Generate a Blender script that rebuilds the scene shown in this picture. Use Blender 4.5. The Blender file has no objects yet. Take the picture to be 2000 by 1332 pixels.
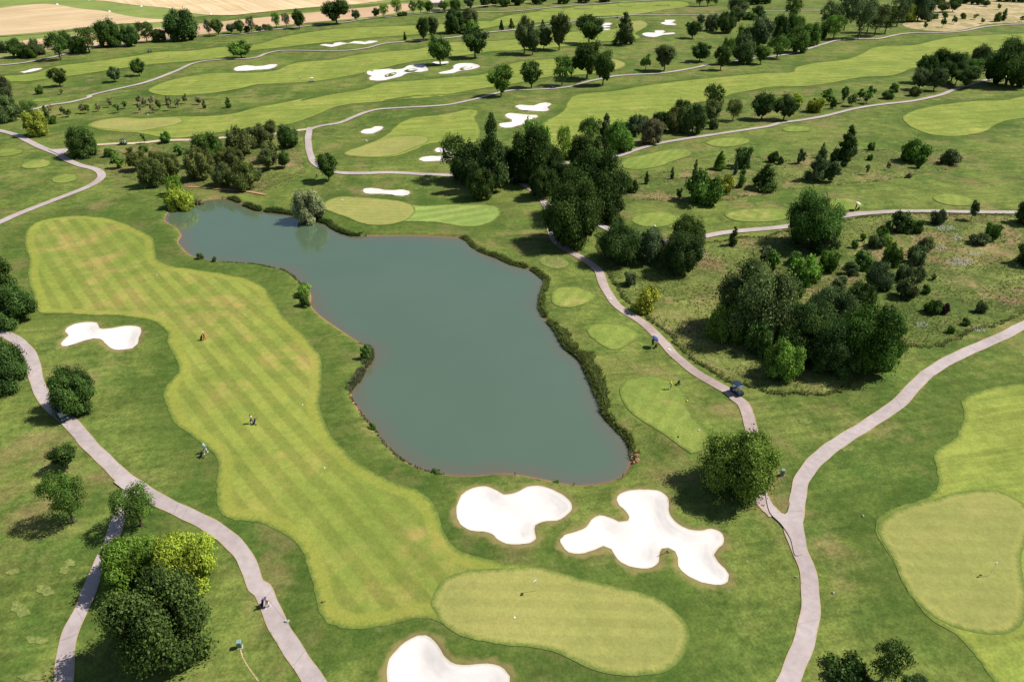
import bpy, math, random
import numpy as np
from mathutils import Vector
from mathutils.geometry import delaunay_2d_cdt
random.seed(7); RNG = np.random.default_rng(7)
SC = bpy.context.scene; COL = SC.collection
# ------------------------------------------------------------------ camera
F, TH, H = 1333.0, math.radians(31.8), 66.0
CT, ST = math.cos(TH), math.sin(TH)
def ray(px, py):
    a = (px-1000.0)/F; b = (py-666.0)/F
    return np.array([a, CT - b*ST, -ST - b*CT])
cam_d = bpy.data.cameras.new('camera'); cam = bpy.data.objects.new('camera', cam_d); COL.objects.link(cam)
cam.location = (0, 0, H); cam.rotation_euler = (math.pi/2 - TH, 0, 0)
cam_d.sensor_width = 36; cam_d.lens = 36*F/2000; cam_d.clip_start = 1; cam_d.clip_end = 9000
SC.camera = cam
# ------------------------------------------------------------------ light
SUN_EL, SUN_AZ = math.radians(51), math.radians(79)      # azimuth clockwise from +Y
w = bpy.data.worlds.new('World'); SC.world = w; w.use_nodes = True
nt = w.node_tree; bg = nt.nodes['Background']
sky = nt.nodes.new('ShaderNodeTexSky'); sky.sky_type = 'NISHITA'; sky.sun_disc = False
sky.sun_elevation = SUN_EL; sky.sun_rotation = SUN_AZ; sky.air_density = 1.0; sky.dust_density = 1.2
nt.links.new(sky.outputs[0], bg.inputs[0]); bg.inputs[1].default_value = 0.07
sl = bpy.data.lights.new('sun', 'SUN'); so = bpy.data.objects.new('sun', sl); COL.objects.link(so)
sl.energy = 5.0; sl.angle = math.radians(0.53); sl.color = (1.0, 0.95, 0.87)
sd_ = Vector((math.sin(SUN_AZ)*math.cos(SUN_EL), math.cos(SUN_AZ)*math.cos(SUN_EL), math.sin(SUN_EL)))
so.rotation_euler = (-sd_).to_track_quat('-Z', 'Y').to_euler(); so.location = (200, 50, 300)
SC.view_settings.view_transform = 'Standard'; SC.view_settings.look = 'None'
SC.view_settings.gamma = 1; SC.view_settings.exposure = 0.24
# ------------------------------------------------------------------ tagging and mesh helpers
def tag(o, label=None, cat=None, group=None, kind=None):
    if label: o['label'] = label
    if cat: o['category'] = cat
    if group: o['group'] = group
    if kind: o['kind'] = kind
    return o
def link(name, me, parent=None):
    o = bpy.data.objects.new(name, me); COL.objects.link(o)
    if parent: o.parent = parent
    return o
def empty(name, loc, rz=0, scale=(1, 1, 1)):
    o = bpy.data.objects.new(name, None); COL.objects.link(o); o.empty_display_size = .3
    o.location = loc; o.rotation_euler = (0, 0, rz); o.scale = scale
    return o
def mesh(name, v, f, mat=None, smooth=False, attrs=None):
    me = bpy.data.meshes.new(name)
    v = np.asarray(v, dtype=float); me.from_pydata(v.tolist(), [], [list(map(int, q)) for q in f])
    if mat: me.materials.append(mat)
    if smooth: me.polygons.foreach_set('use_smooth', [True]*len(me.polygons))
    for k, a in (attrs or {}).items():
        at = me.attributes.new(k, 'FLOAT', 'POINT'); at.data.foreach_set('value', np.asarray(a, dtype=np.float32))
    me.update()
    return me
class MB:                                                   # collects simple solids into one mesh
    def __init__(s): s.v = []; s.f = []
    def add(s, v, f):
        n = len(s.v); s.v += [tuple(p) for p in v]; s.f += [[i+n for i in q] for q in f]; return s
    def box(s, c, d, top=1.0, rz=0.0):                      # tapered box
        x, y, z = d[0]/2, d[1]/2, d[2]/2; P = []
        for zz, k in ((-z, 1), (z, top)):
            for a, b in ((-1, -1), (1, -1), (1, 1), (-1, 1)):
                X, Y = a*x*k, b*y*k
                P.append((c[0]+X*math.cos(rz)-Y*math.sin(rz), c[1]+X*math.sin(rz)+Y*math.cos(rz), c[2]+zz))
        return s.add(P, [(3, 2, 1, 0), (4, 5, 6, 7), (0, 1, 5, 4), (1, 2, 6, 5), (2, 3, 7, 6), (3, 0, 4, 7)])
    def tube(s, pts, rad, n=8, cap=True):
        pts = [Vector(p) for p in pts]
        if not hasattr(rad, '__len__'): rad = [rad]*len(pts)
        V = []; Fc = []
        for i, p in enumerate(pts):
            t = (pts[min(i+1, len(pts)-1)] - pts[max(i-1, 0)]).normalized()
            u = t.cross(Vector((0, 0, 1)) if abs(t.z) < .9 else Vector((1, 0, 0))).normalized(); q = t.cross(u)
            for k in range(n):
                a = 2*math.pi*k/n; V.append(p + (u*math.cos(a)+q*math.sin(a))*rad[i])
        for i in range(len(pts)-1):
            for k in range(n):
                a, b = i*n+k, i*n+(k+1) % n; Fc.append((a, b, b+n, a+n))
        if cap: Fc.append(list(range(n))[::-1]); Fc.append([(len(pts)-1)*n+k for k in range(n)])
        return s.add(V, Fc)
    def ball(s, c, r, n=8, m=6):
        r = r if hasattr(r, '__len__') else (r, r, r); V = []; Fc = []
        for i in range(m+1):
            a = math.pi*i/m
            for k in range(n):
                b = 2*math.pi*k/n
                V.append((c[0]+r[0]*math.sin(a)*math.cos(b), c[1]+r[1]*math.sin(a)*math.sin(b), c[2]+r[2]*math.cos(a)))
        for i in range(m):
            for k in range(n): Fc.append((i*n+k, (i+1)*n+k, (i+1)*n+(k+1) % n, i*n+(k+1) % n))
        return s.add(V, Fc)
    def build(s, name, mat, parent=None, smooth=False):
        return link(name, mesh(name, s.v, s.f, mat, smooth), parent)
# ------------------------------------------------------------------ node helpers
class NT:
    def __init__(s, name, rough=0.9, spec=0.2):
        s.m = bpy.data.materials.new(name); s.m.use_nodes = True; s.t = s.m.node_tree
        s.b = s.t.nodes['Principled BSDF']; s.b.inputs['Roughness'].default_value = rough
        s.b.inputs['Specular IOR Level'].default_value = spec
    def n(s, ty, **kw):
        x = s.t.nodes.new(ty)
        for k, v in kw.items(): setattr(x, k, v)
        return x
    def put(s, sock, v):
        if hasattr(v, 'links'): s.t.links.new(v, sock)
        elif hasattr(sock.default_value, '__len__') and len(v) == 3 and len(sock.default_value) == 4: sock.default_value = (*v, 1)
        else: sock.default_value = v
    def math(s, op, a, b=0.0, clamp=False):
        x = s.n('ShaderNodeMath', operation=op, use_clamp=clamp); s.put(x.inputs[0], a); s.put(x.inputs[1], b); return x.outputs[0]
    def mix(s, fac, a, b, mode='MIX'):
        x = s.n('ShaderNodeMix', data_type='RGBA', blend_type=mode)
        s.put(x.inputs['Factor'], fac); s.put(x.inputs[6], a); s.put(x.inputs[7], b); return x.outputs[2]
    def pos(s): return s.n('ShaderNodeNewGeometry').outputs['Position']
    def mapping(s, v, sc=(1, 1, 1), rot=0, loc=(0, 0, 0)):
        x = s.n('ShaderNodeMapping'); s.put(x.inputs[0], v); x.inputs['Scale'].default_value = sc
        x.inputs['Rotation'].default_value = (0, 0, rot); x.inputs['Location'].default_value = loc; return x.outputs[0]
    def noise(s, v, scale, detail=3, rough=.55, dist=0):
        x = s.n('ShaderNodeTexNoise'); s.put(x.inputs['Vector'], v); x.inputs['Scale'].default_value = scale
        x.inputs['Detail'].default_value = detail; x.inputs['Roughness'].default_value = rough; x.inputs['Distortion'].default_value = dist
        return x.outputs['Fac']
    def rng(s, v, a, b, c=0.0, d=1.0):
        x = s.n('ShaderNodeMapRange', interpolation_type='SMOOTHSTEP'); s.put(x.inputs[0], v)
        for i, q in enumerate((a, b, c, d)): x.inputs[i+1].default_value = q
        return x.outputs[0]
    def attr(s, name): return s.n('ShaderNodeAttribute', attribute_name=name).outputs['Fac']
    def gray(s, v):
        x = s.n('ShaderNodeCombineColor')
        for i in range(3): s.put(x.inputs[i], v)
        return x.outputs[0]
    def mul(s, col, v): return s.mix(1.0, col, s.gray(v), 'MULTIPLY')
    def out(s, col): s.put(s.b.inputs['Base Color'], col); return s.m
def plain(name, c, rough=.6, spec=.3, metal=0):
    t = NT(name, rough, spec); p = t.n('ShaderNodeTexCoord').outputs['Object']
    t.b.inputs['Metallic'].default_value = metal
    return t.out(t.mul(c, t.rng(t.noise(p, 9, 3), .2, .8, .82, 1.12)))
def grass(name, lo, hi, dry, amt, fine=.5, streak=None, stripe=None, lap=None, seed=0, dth=(.52, .68), pale=None, rim=None):
    t = NT(name, 0.95, 0.08); p = t.mapping(t.pos(), loc=(seed*31.7, seed*17.3, 0))
    n1 = t.noise(p, .028, 5, .6); n2 = t.noise(p, .22, 5, .6); n3 = t.noise(p, 3.2, 3, .65); n4 = t.noise(p, .9, 4, .65)
    f = t.math('ADD', t.math('MULTIPLY', n1, .5), t.math('ADD', t.math('MULTIPLY', n2, .35), t.math('MULTIPLY', n4, .15)))
    col = t.mix(t.rng(f, .40, .60), lo, hi)
    dm = t.math('MULTIPLY', t.rng(t.noise(t.mapping(p, loc=(91, 40, 0)), .06, 6, .62, .4), dth[0], dth[1]), t.rng(n2, .35, .6))
    col = t.mix(t.math('MULTIPLY', dm, amt), col, dry)
    if pale:
        pm = t.rng(t.noise(t.mapping(p, loc=(13, 77, 0)), .35, 3, .5), .66, .74)
        col = t.mix(t.math('MULTIPLY', pm, .5), col, pale)
    if streak is not None:                                  # mower and wind-laid streaks along one heading
        sv = t.mapping(t.mapping(t.pos(), rot=-streak), sc=(.08, 1, 1))
        col = t.mul(col, t.rng(t.noise(sv, .9, 3, .6, .3), .3, .7, .86, 1.14))
    if stripe:
        ang, per, amp, wob = stripe
        sv = t.mapping(t.pos(), rot=ang); sx = t.n('ShaderNodeSeparateXYZ'); t.put(sx.inputs[0], sv)
        ph = t.math('ADD', sx.outputs[0], t.math('MULTIPLY', t.noise(p, .03, 2), wob))
        ph = t.math('ADD', ph, t.math('MULTIPLY', n4, .10))
        sn = t.math('SINE', t.math('MULTIPLY', ph, 2*math.pi/per))
        k = t.rng(sn, -.45, .45, 1-amp, 1+amp)
        k = t.math('ADD', 1.0, t.math('MULTIPLY', t.math('SUBTRACT', k, 1.0), t.rng(n1, .35, .6, .6, 1.15)))
        if lap:
            e = t.attr('edge'); k = t.math('ADD', 1.0, t.math('MULTIPLY', t.math('SUBTRACT', k, 1.0), t.rng(e, lap[0]*.8, lap[0]*1.1)))
        col = t.mul(col, k)
    if lap:                                                 # perimeter cut, a mower's width of its own tone
        e = t.math('ADD', t.attr('edge'), t.math('MULTIPLY', t.math('SUBTRACT', n4, .5), .5))
        col = t.mix(t.math('MULTIPLY', t.math('SUBTRACT', 1.0, t.rng(e, lap[0]*.85, lap[0]*1.1)), lap[2]), col, lap[1])
    if rim:                                                 # blades of the longer cut stray over the edge
        e = t.math('ADD', t.attr('edge'), t.math('ADD', t.math('MULTIPLY', t.math('SUBTRACT', n3, .5), .5), t.math('MULTIPLY', t.math('SUBTRACT', n4, .5), .8)))
        col = t.mix(t.math('SUBTRACT', 1.0, t.rng(e, -.1, .85)), col, rim)
    col = t.mul(col, t.rng(n3, .25, .75, 1-fine, 1+fine))
    col = t.mul(col, t.rng(n4, .28, .72, 1-fine*.5, 1+fine*.5)); col = t.mul(col, t.rng(t.noise(t.mapping(p, loc=(5, 63, 0)), .11, 4, .6), .3, .7, 1-fine*.5, 1+fine*.5))
    bp_ = t.n('ShaderNodeBump'); bp_.inputs['Strength'].default_value = .35; bp_.inputs['Distance'].default_value = .12
    t.put(bp_.inputs['Height'], n3); t.t.links.new(bp_.outputs[0], t.b.inputs['Normal'])
    return t.out(col)
# ------------------------------------------------------------------ 2-D geometry
def inside(P, poly):
    x, y = P[:, 0], P[:, 1]; r = np.zeros(len(P), bool); n = len(poly)
    for i in range(n):
        x1, y1 = poly[i]; x2, y2 = poly[(i+1) % n]
        if y1 == y2: continue
        c = ((y1 > y) != (y2 > y)); r ^= c & (x < (x2-x1)*(y-y1)/(y2-y1)+x1)
    return r
def dist(P, poly, closed=True):
    d = np.full(len(P), 1e9); n = len(poly)
    for i in range(n if closed else n-1):
        a = poly[i]; b = poly[(i+1) % n]; ab = b-a; L = ab@ab
        if L < 1e-12: continue
        t = np.clip(((P-a)@ab)/L, 0, 1); q = P-(a+t[:, None]*ab); d = np.minimum(d, (q*q).sum(1))
    return np.sqrt(d)
def sdist(P, poly, reach):                                  # signed distance (+ outside), far points = reach
    r = np.full(len(P), float(reach)); lo = poly.min(0)-reach; hi = poly.max(0)+reach
    k = np.where(((P > lo) & (P < hi)).all(1))[0]
    if len(k):
        d = dist(P[k], poly); r[k] = np.where(inside(P[k], poly), -d, np.minimum(d, reach))
    return r
def ss(x, a, b):
    t = np.clip((x-a)/(b-a), 0, 1); return t*t*(3-2*t)
def spline(P, closed=True, step=None):
    P = np.asarray(P, float); n = len(P); out = []
    for i in range(n if closed else n-1):
        if closed: p0, p1, p2, p3 = P[i-1], P[i], P[(i+1) % n], P[(i+2) % n]
        else: p0, p1, p2, p3 = P[max(i-1, 0)], P[i], P[i+1], P[min(i+2, n-1)]
        # centripetal parametrisation keeps tight corners from looping
        t1 = max(np.linalg.norm(p1-p0)**.5, 1e-4); t2 = t1+max(np.linalg.norm(p2-p1)**.5, 1e-4); t3 = t2+max(np.linalg.norm(p3-p2)**.5, 1e-4)
        L = np.linalg.norm(p2-p1); s = step or max(.5, .006*np.hypot(*p1)); m = max(1, min(24, int(L/s)))
        for k in range(m):
            t = t1+(t2-t1)*k/m
            A1 = p1 if t1 < 1e-3 else (t1-t)/t1*p0+t/t1*p1
            A2 = (t2-t)/(t2-t1)*p1+(t-t1)/(t2-t1)*p2; A3 = (t3-t)/(t3-t2)*p2+(t-t2)/(t3-t2)*p3
            B1 = (t2-t)/t2*A1+t/t2*A2; B2 = (t3-t)/(t3-t1)*A2+(t-t1)/(t3-t1)*A3
            out.append((t2-t)/(t2-t1)*B1+(t-t1)/(t2-t1)*B2)
    if not closed: out.append(P[-1])
    return np.array(out)
WAVES = [(.075, .03, .4, .16), (-.03, .085, 1.7, .20), (.045, -.05, 2.9, .28), (.018, .03, .9, .40), (.11, .07, 4.4, .07)]
def und(x, y):
    z = 0*x
    for a, b, c, k in WAVES: z = z+k*np.sin(a*x+b*y+c)
    return z
POND = None
def und_f(P):                                               # rolling ground, level round the pond
    z = und(P[:, 0], P[:, 1])
    if POND is not None: z = z*ss(sdist(P, POND[::8], 26), 2, 26)
    return z
def bp(pts, z0=None):                                       # pixels of the photograph -> ground points
    pts = np.asarray(pts, float); px = pts[:, 0]; py = np.maximum(pts[:, 1], -110)
    a = (px-1000)/F; b = (py-666)/F; dy = CT-b*ST; dz = -ST-b*CT
    z = np.full(len(pts), 0.0 if z0 is None else z0)
    for _ in range(1 if z0 is not None else 12):
        t = (z-H)/dz; q = np.stack([a*t, dy*t], 1)
        if z0 is None: z = .5*z+.5*und_f(q)
    return q

# ------------------------------------------------------------------ ground plan, traced as pixels of the 2000 x 1332 photograph and laid out on the ground
def T(s): return [tuple(float(q) for q in p.split(',')) for p in s.split()]
def Z(x0, y0, k, s): return [(x0+x/k, y0+y/k) for x, y in T(s)]
A4, B4, C4, D4 = (0, 0, 4), (500, 0, 4), (1000, 0, 4), (1500, 0, 4)
E4, F4, G4, H4 = (0, 180, 4), (500, 180, 4), (1000, 180, 4), (1500, 180, 4)
M4, N4, O4, P4 = (0, 460, 3.918), (500, 460, 3.918), (1000, 460, 3.918), (1500, 460, 3.918)
Q4, R4, S4, U4 = (0, 780, 2.414), (500, 780, 2.414), (1000, 780, 2.414), (1500, 780, 2.414)
POND_PX = (T('322,430 330,415 345,408 375,400 400,392 430,389 455,391 470,398 492,408 510,413 540,416 570,420 600,428 625,434 637,437 650,446 670,456 692,461 760,461 810,461 867,464 905,467 922,482 945,495 970,504')
 + Z(*O4, '0,225 130,260 230,330 250,355 225,430 205,540 250,640 340,740 400,850 520,950 570,1050 640,1200 690,1332')
 + Z(*S4, '420,50 450,100 510,160 545,210 560,270 550,320 500,375 400,400 280,403 130,375 0,352')
 + Z(*R4, '960,362 870,350 770,325 680,275 610,210 560,140 500,70 455,0')
 + Z(*N4, '735,1240 740,1170 790,1120 840,1020 885,960 880,870 800,825 700,760 600,690 500,620 425,540 420,450 350,380 280,310 200,265 100,245 0,225')
 + Z(*M4, '1700,205 1560,185 1460,150 1400,100 1365,50 1390,0') + T('352,455 345,445 330,437'))
WATER_Z = -0.5
POND = spline(bp(POND_PX, WATER_Z), True, .7)
GREENS = {
 'front green with the white flag, lower centre': Z(*R4, '830,940 870,870 940,830 1050,810 1207,800')+Z(*S4, '100,795 250,830 400,870 560,905 680,940 760,1000 815,1060 835,1120 825,1180 790,1240 720,1290 620,1310 500,1308 400,1285 300,1245 200,1200 100,1175')+Z(*R4, '1207,1170 1100,1155 1000,1130 900,1080 850,1020 825,970'),
 'large green cut off by the right edge': Z(*U4, '515,615 540,680 590,770 630,860 680,945 760,1020 860,1075 1000,1112 1080,1118 1160,1095 1205,1040 1215,950 1200,850 1190,740 1212,680 1245,560 1195,495 1100,445 1000,433 880,447 780,478 680,500 570,545'),
 'oval green at the far end of the pond': Z(*F4, '530,915 545,865 600,840 680,825 780,830 900,838 1050,850 1150,865 1220,890 1245,930 1230,970 1170,1010 1080,1040 960,1050 870,1045 780,1020 700,985 600,950'),
 'kidney green at the end of the left far fairway': Z(*E4, '705,270 740,245 850,218 960,210 1080,222 1250,208 1380,205 1430,220 1420,245 1380,262 1300,278 1180,300 1080,315 950,308 850,298 760,290'),
 'long green beyond the path bend': Z(*F4, '690,485 800,440 960,385 1100,358 1250,352 1340,362 1355,380 1320,410 1230,445 1100,495 950,517 800,510 720,503'),
 'round green end behind the path oaks': Z(*C4, '700,470 780,468 860,490 887,510 860,535 800,552 700,545 660,510'),
 'far green between white bunkers': T('1205,48 1215,46 1235,43 1250,42 1262,46 1264,52 1255,58 1240,62 1220,63 1208,58'),
}
TEES = [Z(*O4, s) for s in ('205,205 240,175 310,168 390,190 435,230 400,258 330,265 250,245', '302,500 310,450 350,415 430,403 520,410 600,440 643,475 620,510 540,545 440,568 370,562 320,540', '570,740 600,700 680,688 780,690 870,705 940,740 975,775 950,810 890,850 830,885 770,890 700,860 640,820 590,780')] + [
 T('1210,770 1212,757 1225,745 1250,739 1275,738 1300,744 1325,758 1338,775 1343,795 1350,812 1365,830 1380,845 1387,862 1382,880 1365,886 1350,890 1335,880 1310,862 1285,845 1260,830 1238,815 1222,798'),
 Z(*G4, '930,1010 960,980 1020,960 1120,950 1230,958 1290,985 1290,1020 1200,1060 1100,1070 1020,1060 960,1040'),
 T('1415,424 1425,417 1450,412 1500,410 1530,412 1542,420 1538,430 1515,435 1470,437 1430,433'),
 T('1211,325 1220,315 1245,308 1280,300 1310,294 1335,294 1350,300 1345,308 1320,316 1290,327 1260,333 1235,334 1215,330'),
 Z(*G4, '1510,410 1540,390 1640,370 1760,365 1850,380 1855,400 1790,425 1680,440 1580,435'),
 Z(*H4, '110,300 140,280 220,275 300,280 335,300 300,318 220,323 140,318'),
 Z(*H4, '470,890 500,850 580,838 680,855 750,890 730,915 650,935 560,940 490,925'),
 Z(*H4, '1280,840 1330,812 1420,806 1530,825 1620,865 1600,890 1520,903 1420,895 1330,875'),
 Z(*E4, '-40,485 30,460 110,452 185,465 170,490 110,508 20,515 -40,505'), Z(*E4, '165,590 200,560 270,540 350,535 405,555 390,585 310,605 220,610'),
 Z(*E4, '405,700 440,670 520,650 590,652 615,680 590,705 520,722 440,722'), Z(*E4, '240,78 290,62 360,58 410,68 390,82 320,88 260,86'),
 Z(*C4, '230,88 280,75 350,70 410,82 390,96 310,100 250,98'), Z(*C4, '480,66 530,54 600,52 635,65 600,76 520,78'), Z(*C4, '820,42 860,28 920,27 960,42 930,54 850,55'), Z(*C4, '1130,45 1170,36 1220,38 1228,50 1180,55 1140,53')]
MAINF = (T('48,470 51,455 60,442 80,431 110,425 150,422 190,424 215,428 245,437 275,452 295,463 303,478 303,495 312,510 340,520 390,528 430,534 475,543 500,552 520,565 530,585 545,605 560,625 580,642 600,662 618,685 628,712 628,745 625,775')
 + Z(*R4, '310,80 350,160 400,220 470,290 560,350 680,400 790,450 850,510 870,570 890,640 940,700 1020,740 1100,765 1207,780') + T('1040,1108 1045,1140 1000,1180 930,1200 890,1225 868,1222')
 + Z(*R4, '840,1050 760,1040 680,1050 600,1065 500,1080 420,1085 350,1060 310,1020 285,960 270,900 260,830 235,750 200,690 140,640 60,600 0,580')
 + Z(*Q4, '1100,570 1040,530 1020,480 1025,400 1025,300 990,240 930,190 850,130 800,70 775,0')
 + Z(*M4, '1255,1200 1300,1120 1360,1050 1365,980 1310,890 1280,820 1280,740 1220,680 1100,640 900,615 700,610 500,600 300,590 265,560 260,450 215,350 225,200'))
FAIRWAYS = {
 'striped near fairway along the left of the pond': MAINF,
 'fairway cut off by the right edge': Z(*U4, '1207,-75 1110,-65 1000,-40 920,10 925,60 905,150 860,200 800,240 782,290 800,350 800,410 770,455 700,487 600,515 530,555 507,610 535,690 590,780 640,880 690,970 770,1050 850,1090 920,1145 990,1225 1050,1315 1120,1420 1300,1500 1900,1400 1900,-200'),
 'far fairway along the hedge row': Z(*A4, '-60,605 0,600 250,580 450,520 700,490 1000,450 1250,410 1500,400 1700,375 1850,365 2000,355')+Z(*B4, '150,310 300,275 500,245 800,220 1200,205 1500,190 1800,170 1900,200 1700,240 1500,262 1240,275 900,300 600,330 400,350 200,375 0,395')+Z(*A4, '1700,460 1500,480 1200,505 900,545 600,590 400,615 200,640 0,637 -60,637'),
 'middle far fairway with the white cart': Z(*A4, '1160,715 1200,680 1300,640 1500,595 1700,575 2000,572')+Z(*B4, '150,555 260,510 350,490 600,470 750,440 1000,410 1250,390 1450,340 1650,330 1850,325 2000,315')+Z(*C4, '250,275 450,255 700,245 850,220 930,180 1010,172 1055,195 1020,235 960,265 1000,300 900,320 700,330 500,355 380,370 200,385 0,400')+Z(*B4, '1850,405 1700,425 1500,455 1300,475 1100,510 900,560 700,600 450,640 200,655 0,665')+Z(*A4, '1900,690 1700,725 1500,745 1300,750'),
 'long far fairway ending in the kidney green': Z(*F4, '0,125 200,88 450,35')+Z(*B4, '350,790 600,740 850,700 1000,650 1300,630 1500,610 1750,590 1900,540 2000,500')+Z(*C4, '250,470 780,467 860,488 890,510 862,538 800,556 600,582 300,602 100,640')+Z(*B4, '1950,670 1800,690 1700,705 1450,745 1250,750 1000,790')+Z(*F4, '1700,15 1400,25 1250,35 1000,75 750,95 620,120 500,170 400,210 270,250 150,265 0,272')+Z(*E4, '1900,290 1700,320 1500,350 1380,362 1250,352 1100,328 900,315 750,295 690,272 705,250 800,222 960,203 1100,212 1300,202 1500,195 1700,185 1850,165'),
 'fairway round the long green beyond the path bend': Z(*F4, '685,487 720,463 850,423 970,368 1040,320 1090,270 1150,230 1250,200 1400,185 1550,160 1650,140 1720,145 1738,160 1710,200 1740,260 1750,340 1700,400 1620,412 1500,400 1440,398 1350,412 1280,442 1180,482 1080,510 950,521 820,516 720,508'),
 'broad bright fairway across the upper right': Z(*C4, '440,800 470,760 560,735 800,715 1000,680 1300,640 1700,600 2000,575')+Z(*D4, '180,570 220,530 350,500 600,470 720,430 820,380 900,365 1150,355 1300,320 1450,295 1700,280 2000,265 2200,260 2200,385 2000,385 1800,395 1550,440 1400,500 1140,535 1050,570 950,595 750,605 500,650 300,675 0,685')+Z(*G4, '1900,-15 1750,10 1600,60 1420,90 1200,170 1000,240 720,300 520,390 420,460 330,440 280,370 235,300 250,235 330,195 400,150 430,90 460,30'),
 'yellowish fairway at the right edge': Z(*H4, '1050,205 1070,180 1150,145 1300,110 1500,85 1650,72 1850,65 1950,45 2160,15 2160,190 2000,205 1850,230 1760,270 1720,300 1640,325 1500,345 1400,347 1280,335 1170,300 1090,255'),
 'striped apron beside the oval green': Z(*F4, '1120,870 1240,892 1300,895 1400,885 1550,880 1700,880 1820,885 1890,900 1910,940 1880,990 1800,1030 1720,1052 1620,1052 1500,1035 1400,1018 1300,1015 1150,1020 1000,1000 1000,920'),
 'pale far fairway under the top path': T('990,32 1050,24 1130,15 1250,6 1330,4 1345,12 1290,21 1250,28 1150,34 1110,42 1050,45 985,52 955,48'),
}
BUNKERS = [
 ('large white bunker with two lobes beside the left fairway', Z(*M4, '470,835 500,795 525,775 500,745 520,710 570,685 660,670 740,675 755,695 762,715 790,720 860,715 950,700 1040,700 1075,710 1083,745 1065,790 1055,840 1020,870 940,882 870,878 820,845 770,800 720,795 650,810 580,835 520,852 480,852'), []),
 ('white kidney-shaped bunker between pond and front green', T('891,1003 893,985 905,965 925,955 950,952 965,957 985,966 1000,966 1015,960 1030,952 1050,950 1075,957 1100,970 1115,983 1116,996 1105,1010 1088,1018 1060,1021 1045,1028 1044,1042 1047,1053 1035,1062 1010,1066 990,1065 975,1058 960,1044 945,1040 920,1037 900,1025'), []),
 ('many-lobed white bunker in the shade of the big tree', Z(*S4, '225,665 245,645 300,630 350,610 375,575 410,553 460,560 500,578 545,575 550,560 535,530 505,505 493,480 510,450 560,433 640,428 700,440 735,470 740,510 745,550 780,590 830,615 880,622 940,615 980,630 998,660 990,690 965,715 953,740 970,770 1005,800 1020,830 1015,860 980,877 920,875 860,855 810,825 783,790 780,750 770,720 740,703 710,708 693,740 690,770 660,795 610,805 550,795 510,775 485,745 465,710 430,695 390,710 340,730 290,735 250,715'), []),
 ('white bunker cut off by the bottom edge', Z(*R4, '620,1332 620,1280 630,1230 660,1190 700,1150 760,1125 800,1122 840,1145 870,1190 900,1230 940,1255 1000,1262 1060,1255 1120,1255 1170,1275 1195,1310 1195,1350 1150,1430 900,1460 700,1420'), []),
 ('slim white bunker behind the oval green by the pond', Z(*F4, '833,775 850,760 900,755 960,760 1010,772 1080,772 1150,768 1195,780 1205,795 1190,812 1150,820 1090,815 1040,805 980,803 920,805 860,800'), []),
 ('small white bunker left of the long green', Z(*F4, '820,315 845,298 900,290 930,275 980,272 998,283 980,300 945,318 910,332 860,332 825,325'), []),
 ('lower white bunker half hidden by the tall dark trees', Z(*F4, '1275,535 1300,515 1370,505 1450,508 1560,500 1605,508 1560,530 1480,540 1400,545 1310,548'), []),
 ('upper white bunker half hidden by the tall dark trees', Z(*F4, '1393,460 1415,443 1470,440 1540,445 1590,452 1595,475 1540,490 1450,480 1410,474'), []),
 ('white bunker with a notched end by the bright fairway', Z(*G4, '25,115 60,105 110,108 170,112 215,95 260,87 300,93 308,103 290,115 275,125 290,145 270,155 200,155 130,150 70,145 45,130'), []),
 ('white bunker wrapped round a grass tongue by the bright fairway', T('987,226 995,222.5 1015,224 1032,226 1048,226 1051,230 1040,234 1030,239 1024,244 1010,247.5 998,251 985,251 975,247 976,243 990,241 999,240 999,235 990,231'), []),
 ('long wavy white bunker on the far mid fairway', Z(*B4, '497,357 540,350 600,355 615,342 660,335 720,345 770,328 820,328 850,335 880,325 955,327 900,345 850,352 800,348 760,345 700,350 640,365 590,373 540,365'), []),
 ('slim white bunker above the middle far fairway', T('457,136 467,131 482,129 500,131 515,130 527,127.5 540,127 542,129 535,134 522,137 500,138 480,140 462,140'), []),
 ('big white bunker with two grass islands', Z(*B4, '865,578 890,555 960,550 1040,543 1080,550 1140,545 1190,520 1250,510 1310,512 1330,530 1340,560 1290,568 1230,570 1180,580 1130,605 1060,620 1010,633 940,637 890,630 890,610 905,600 880,590'),
   [Z(*B4, '1005,595 1030,583 1075,570 1102,573 1090,585 1050,600 1015,602'), Z(*B4, '1155,556 1190,545 1240,542 1268,550 1240,560 1190,563')]),
 ('small white bunker under the lone tree', Z(*B4, '1375,495 1400,487 1450,490 1495,484 1508,492 1500,502 1440,507 1390,503'), []),
 ('white ring-shaped bunker with one grass island', Z(*B4, '1425,575 1500,558 1540,545 1545,520 1590,502 1680,500 1720,508 1750,528 1700,545 1650,555 1590,560 1540,578 1440,582'), [Z(*B4, '1590,542 1620,530 1680,524 1695,530 1660,542 1620,549')]),
 ('upper of three slim white bunkers by the far green', Z(*C4, '680,200 710,186 760,183 782,190 765,203 720,207 690,208'), []),
 ('middle of three slim white bunkers by the far green', Z(*C4, '680,217 720,210 765,211 765,220 720,223 685,224'), []),
 ('lower of three slim white bunkers by the far green', Z(*C4, '680,237 720,230 765,231 767,240 720,244 685,244'), []),
 ('upper right white bunker beyond the far green', Z(*C4, '1160,185 1195,177 1198,162 1260,160 1275,170 1250,182 1287,196 1270,204 1210,201'), []),
 ('lower right white bunker beyond the far green', Z(*C4, '1018,270 1060,260 1115,262 1120,245 1180,243 1198,252 1180,265 1265,260 1267,272 1190,278 1150,288 1110,297 1060,292'), []),
 ('slim white bunker at the far left edge', Z(*A4, '155,570 200,562 260,543 325,537 330,545 260,565 190,577'), []),
]
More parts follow.
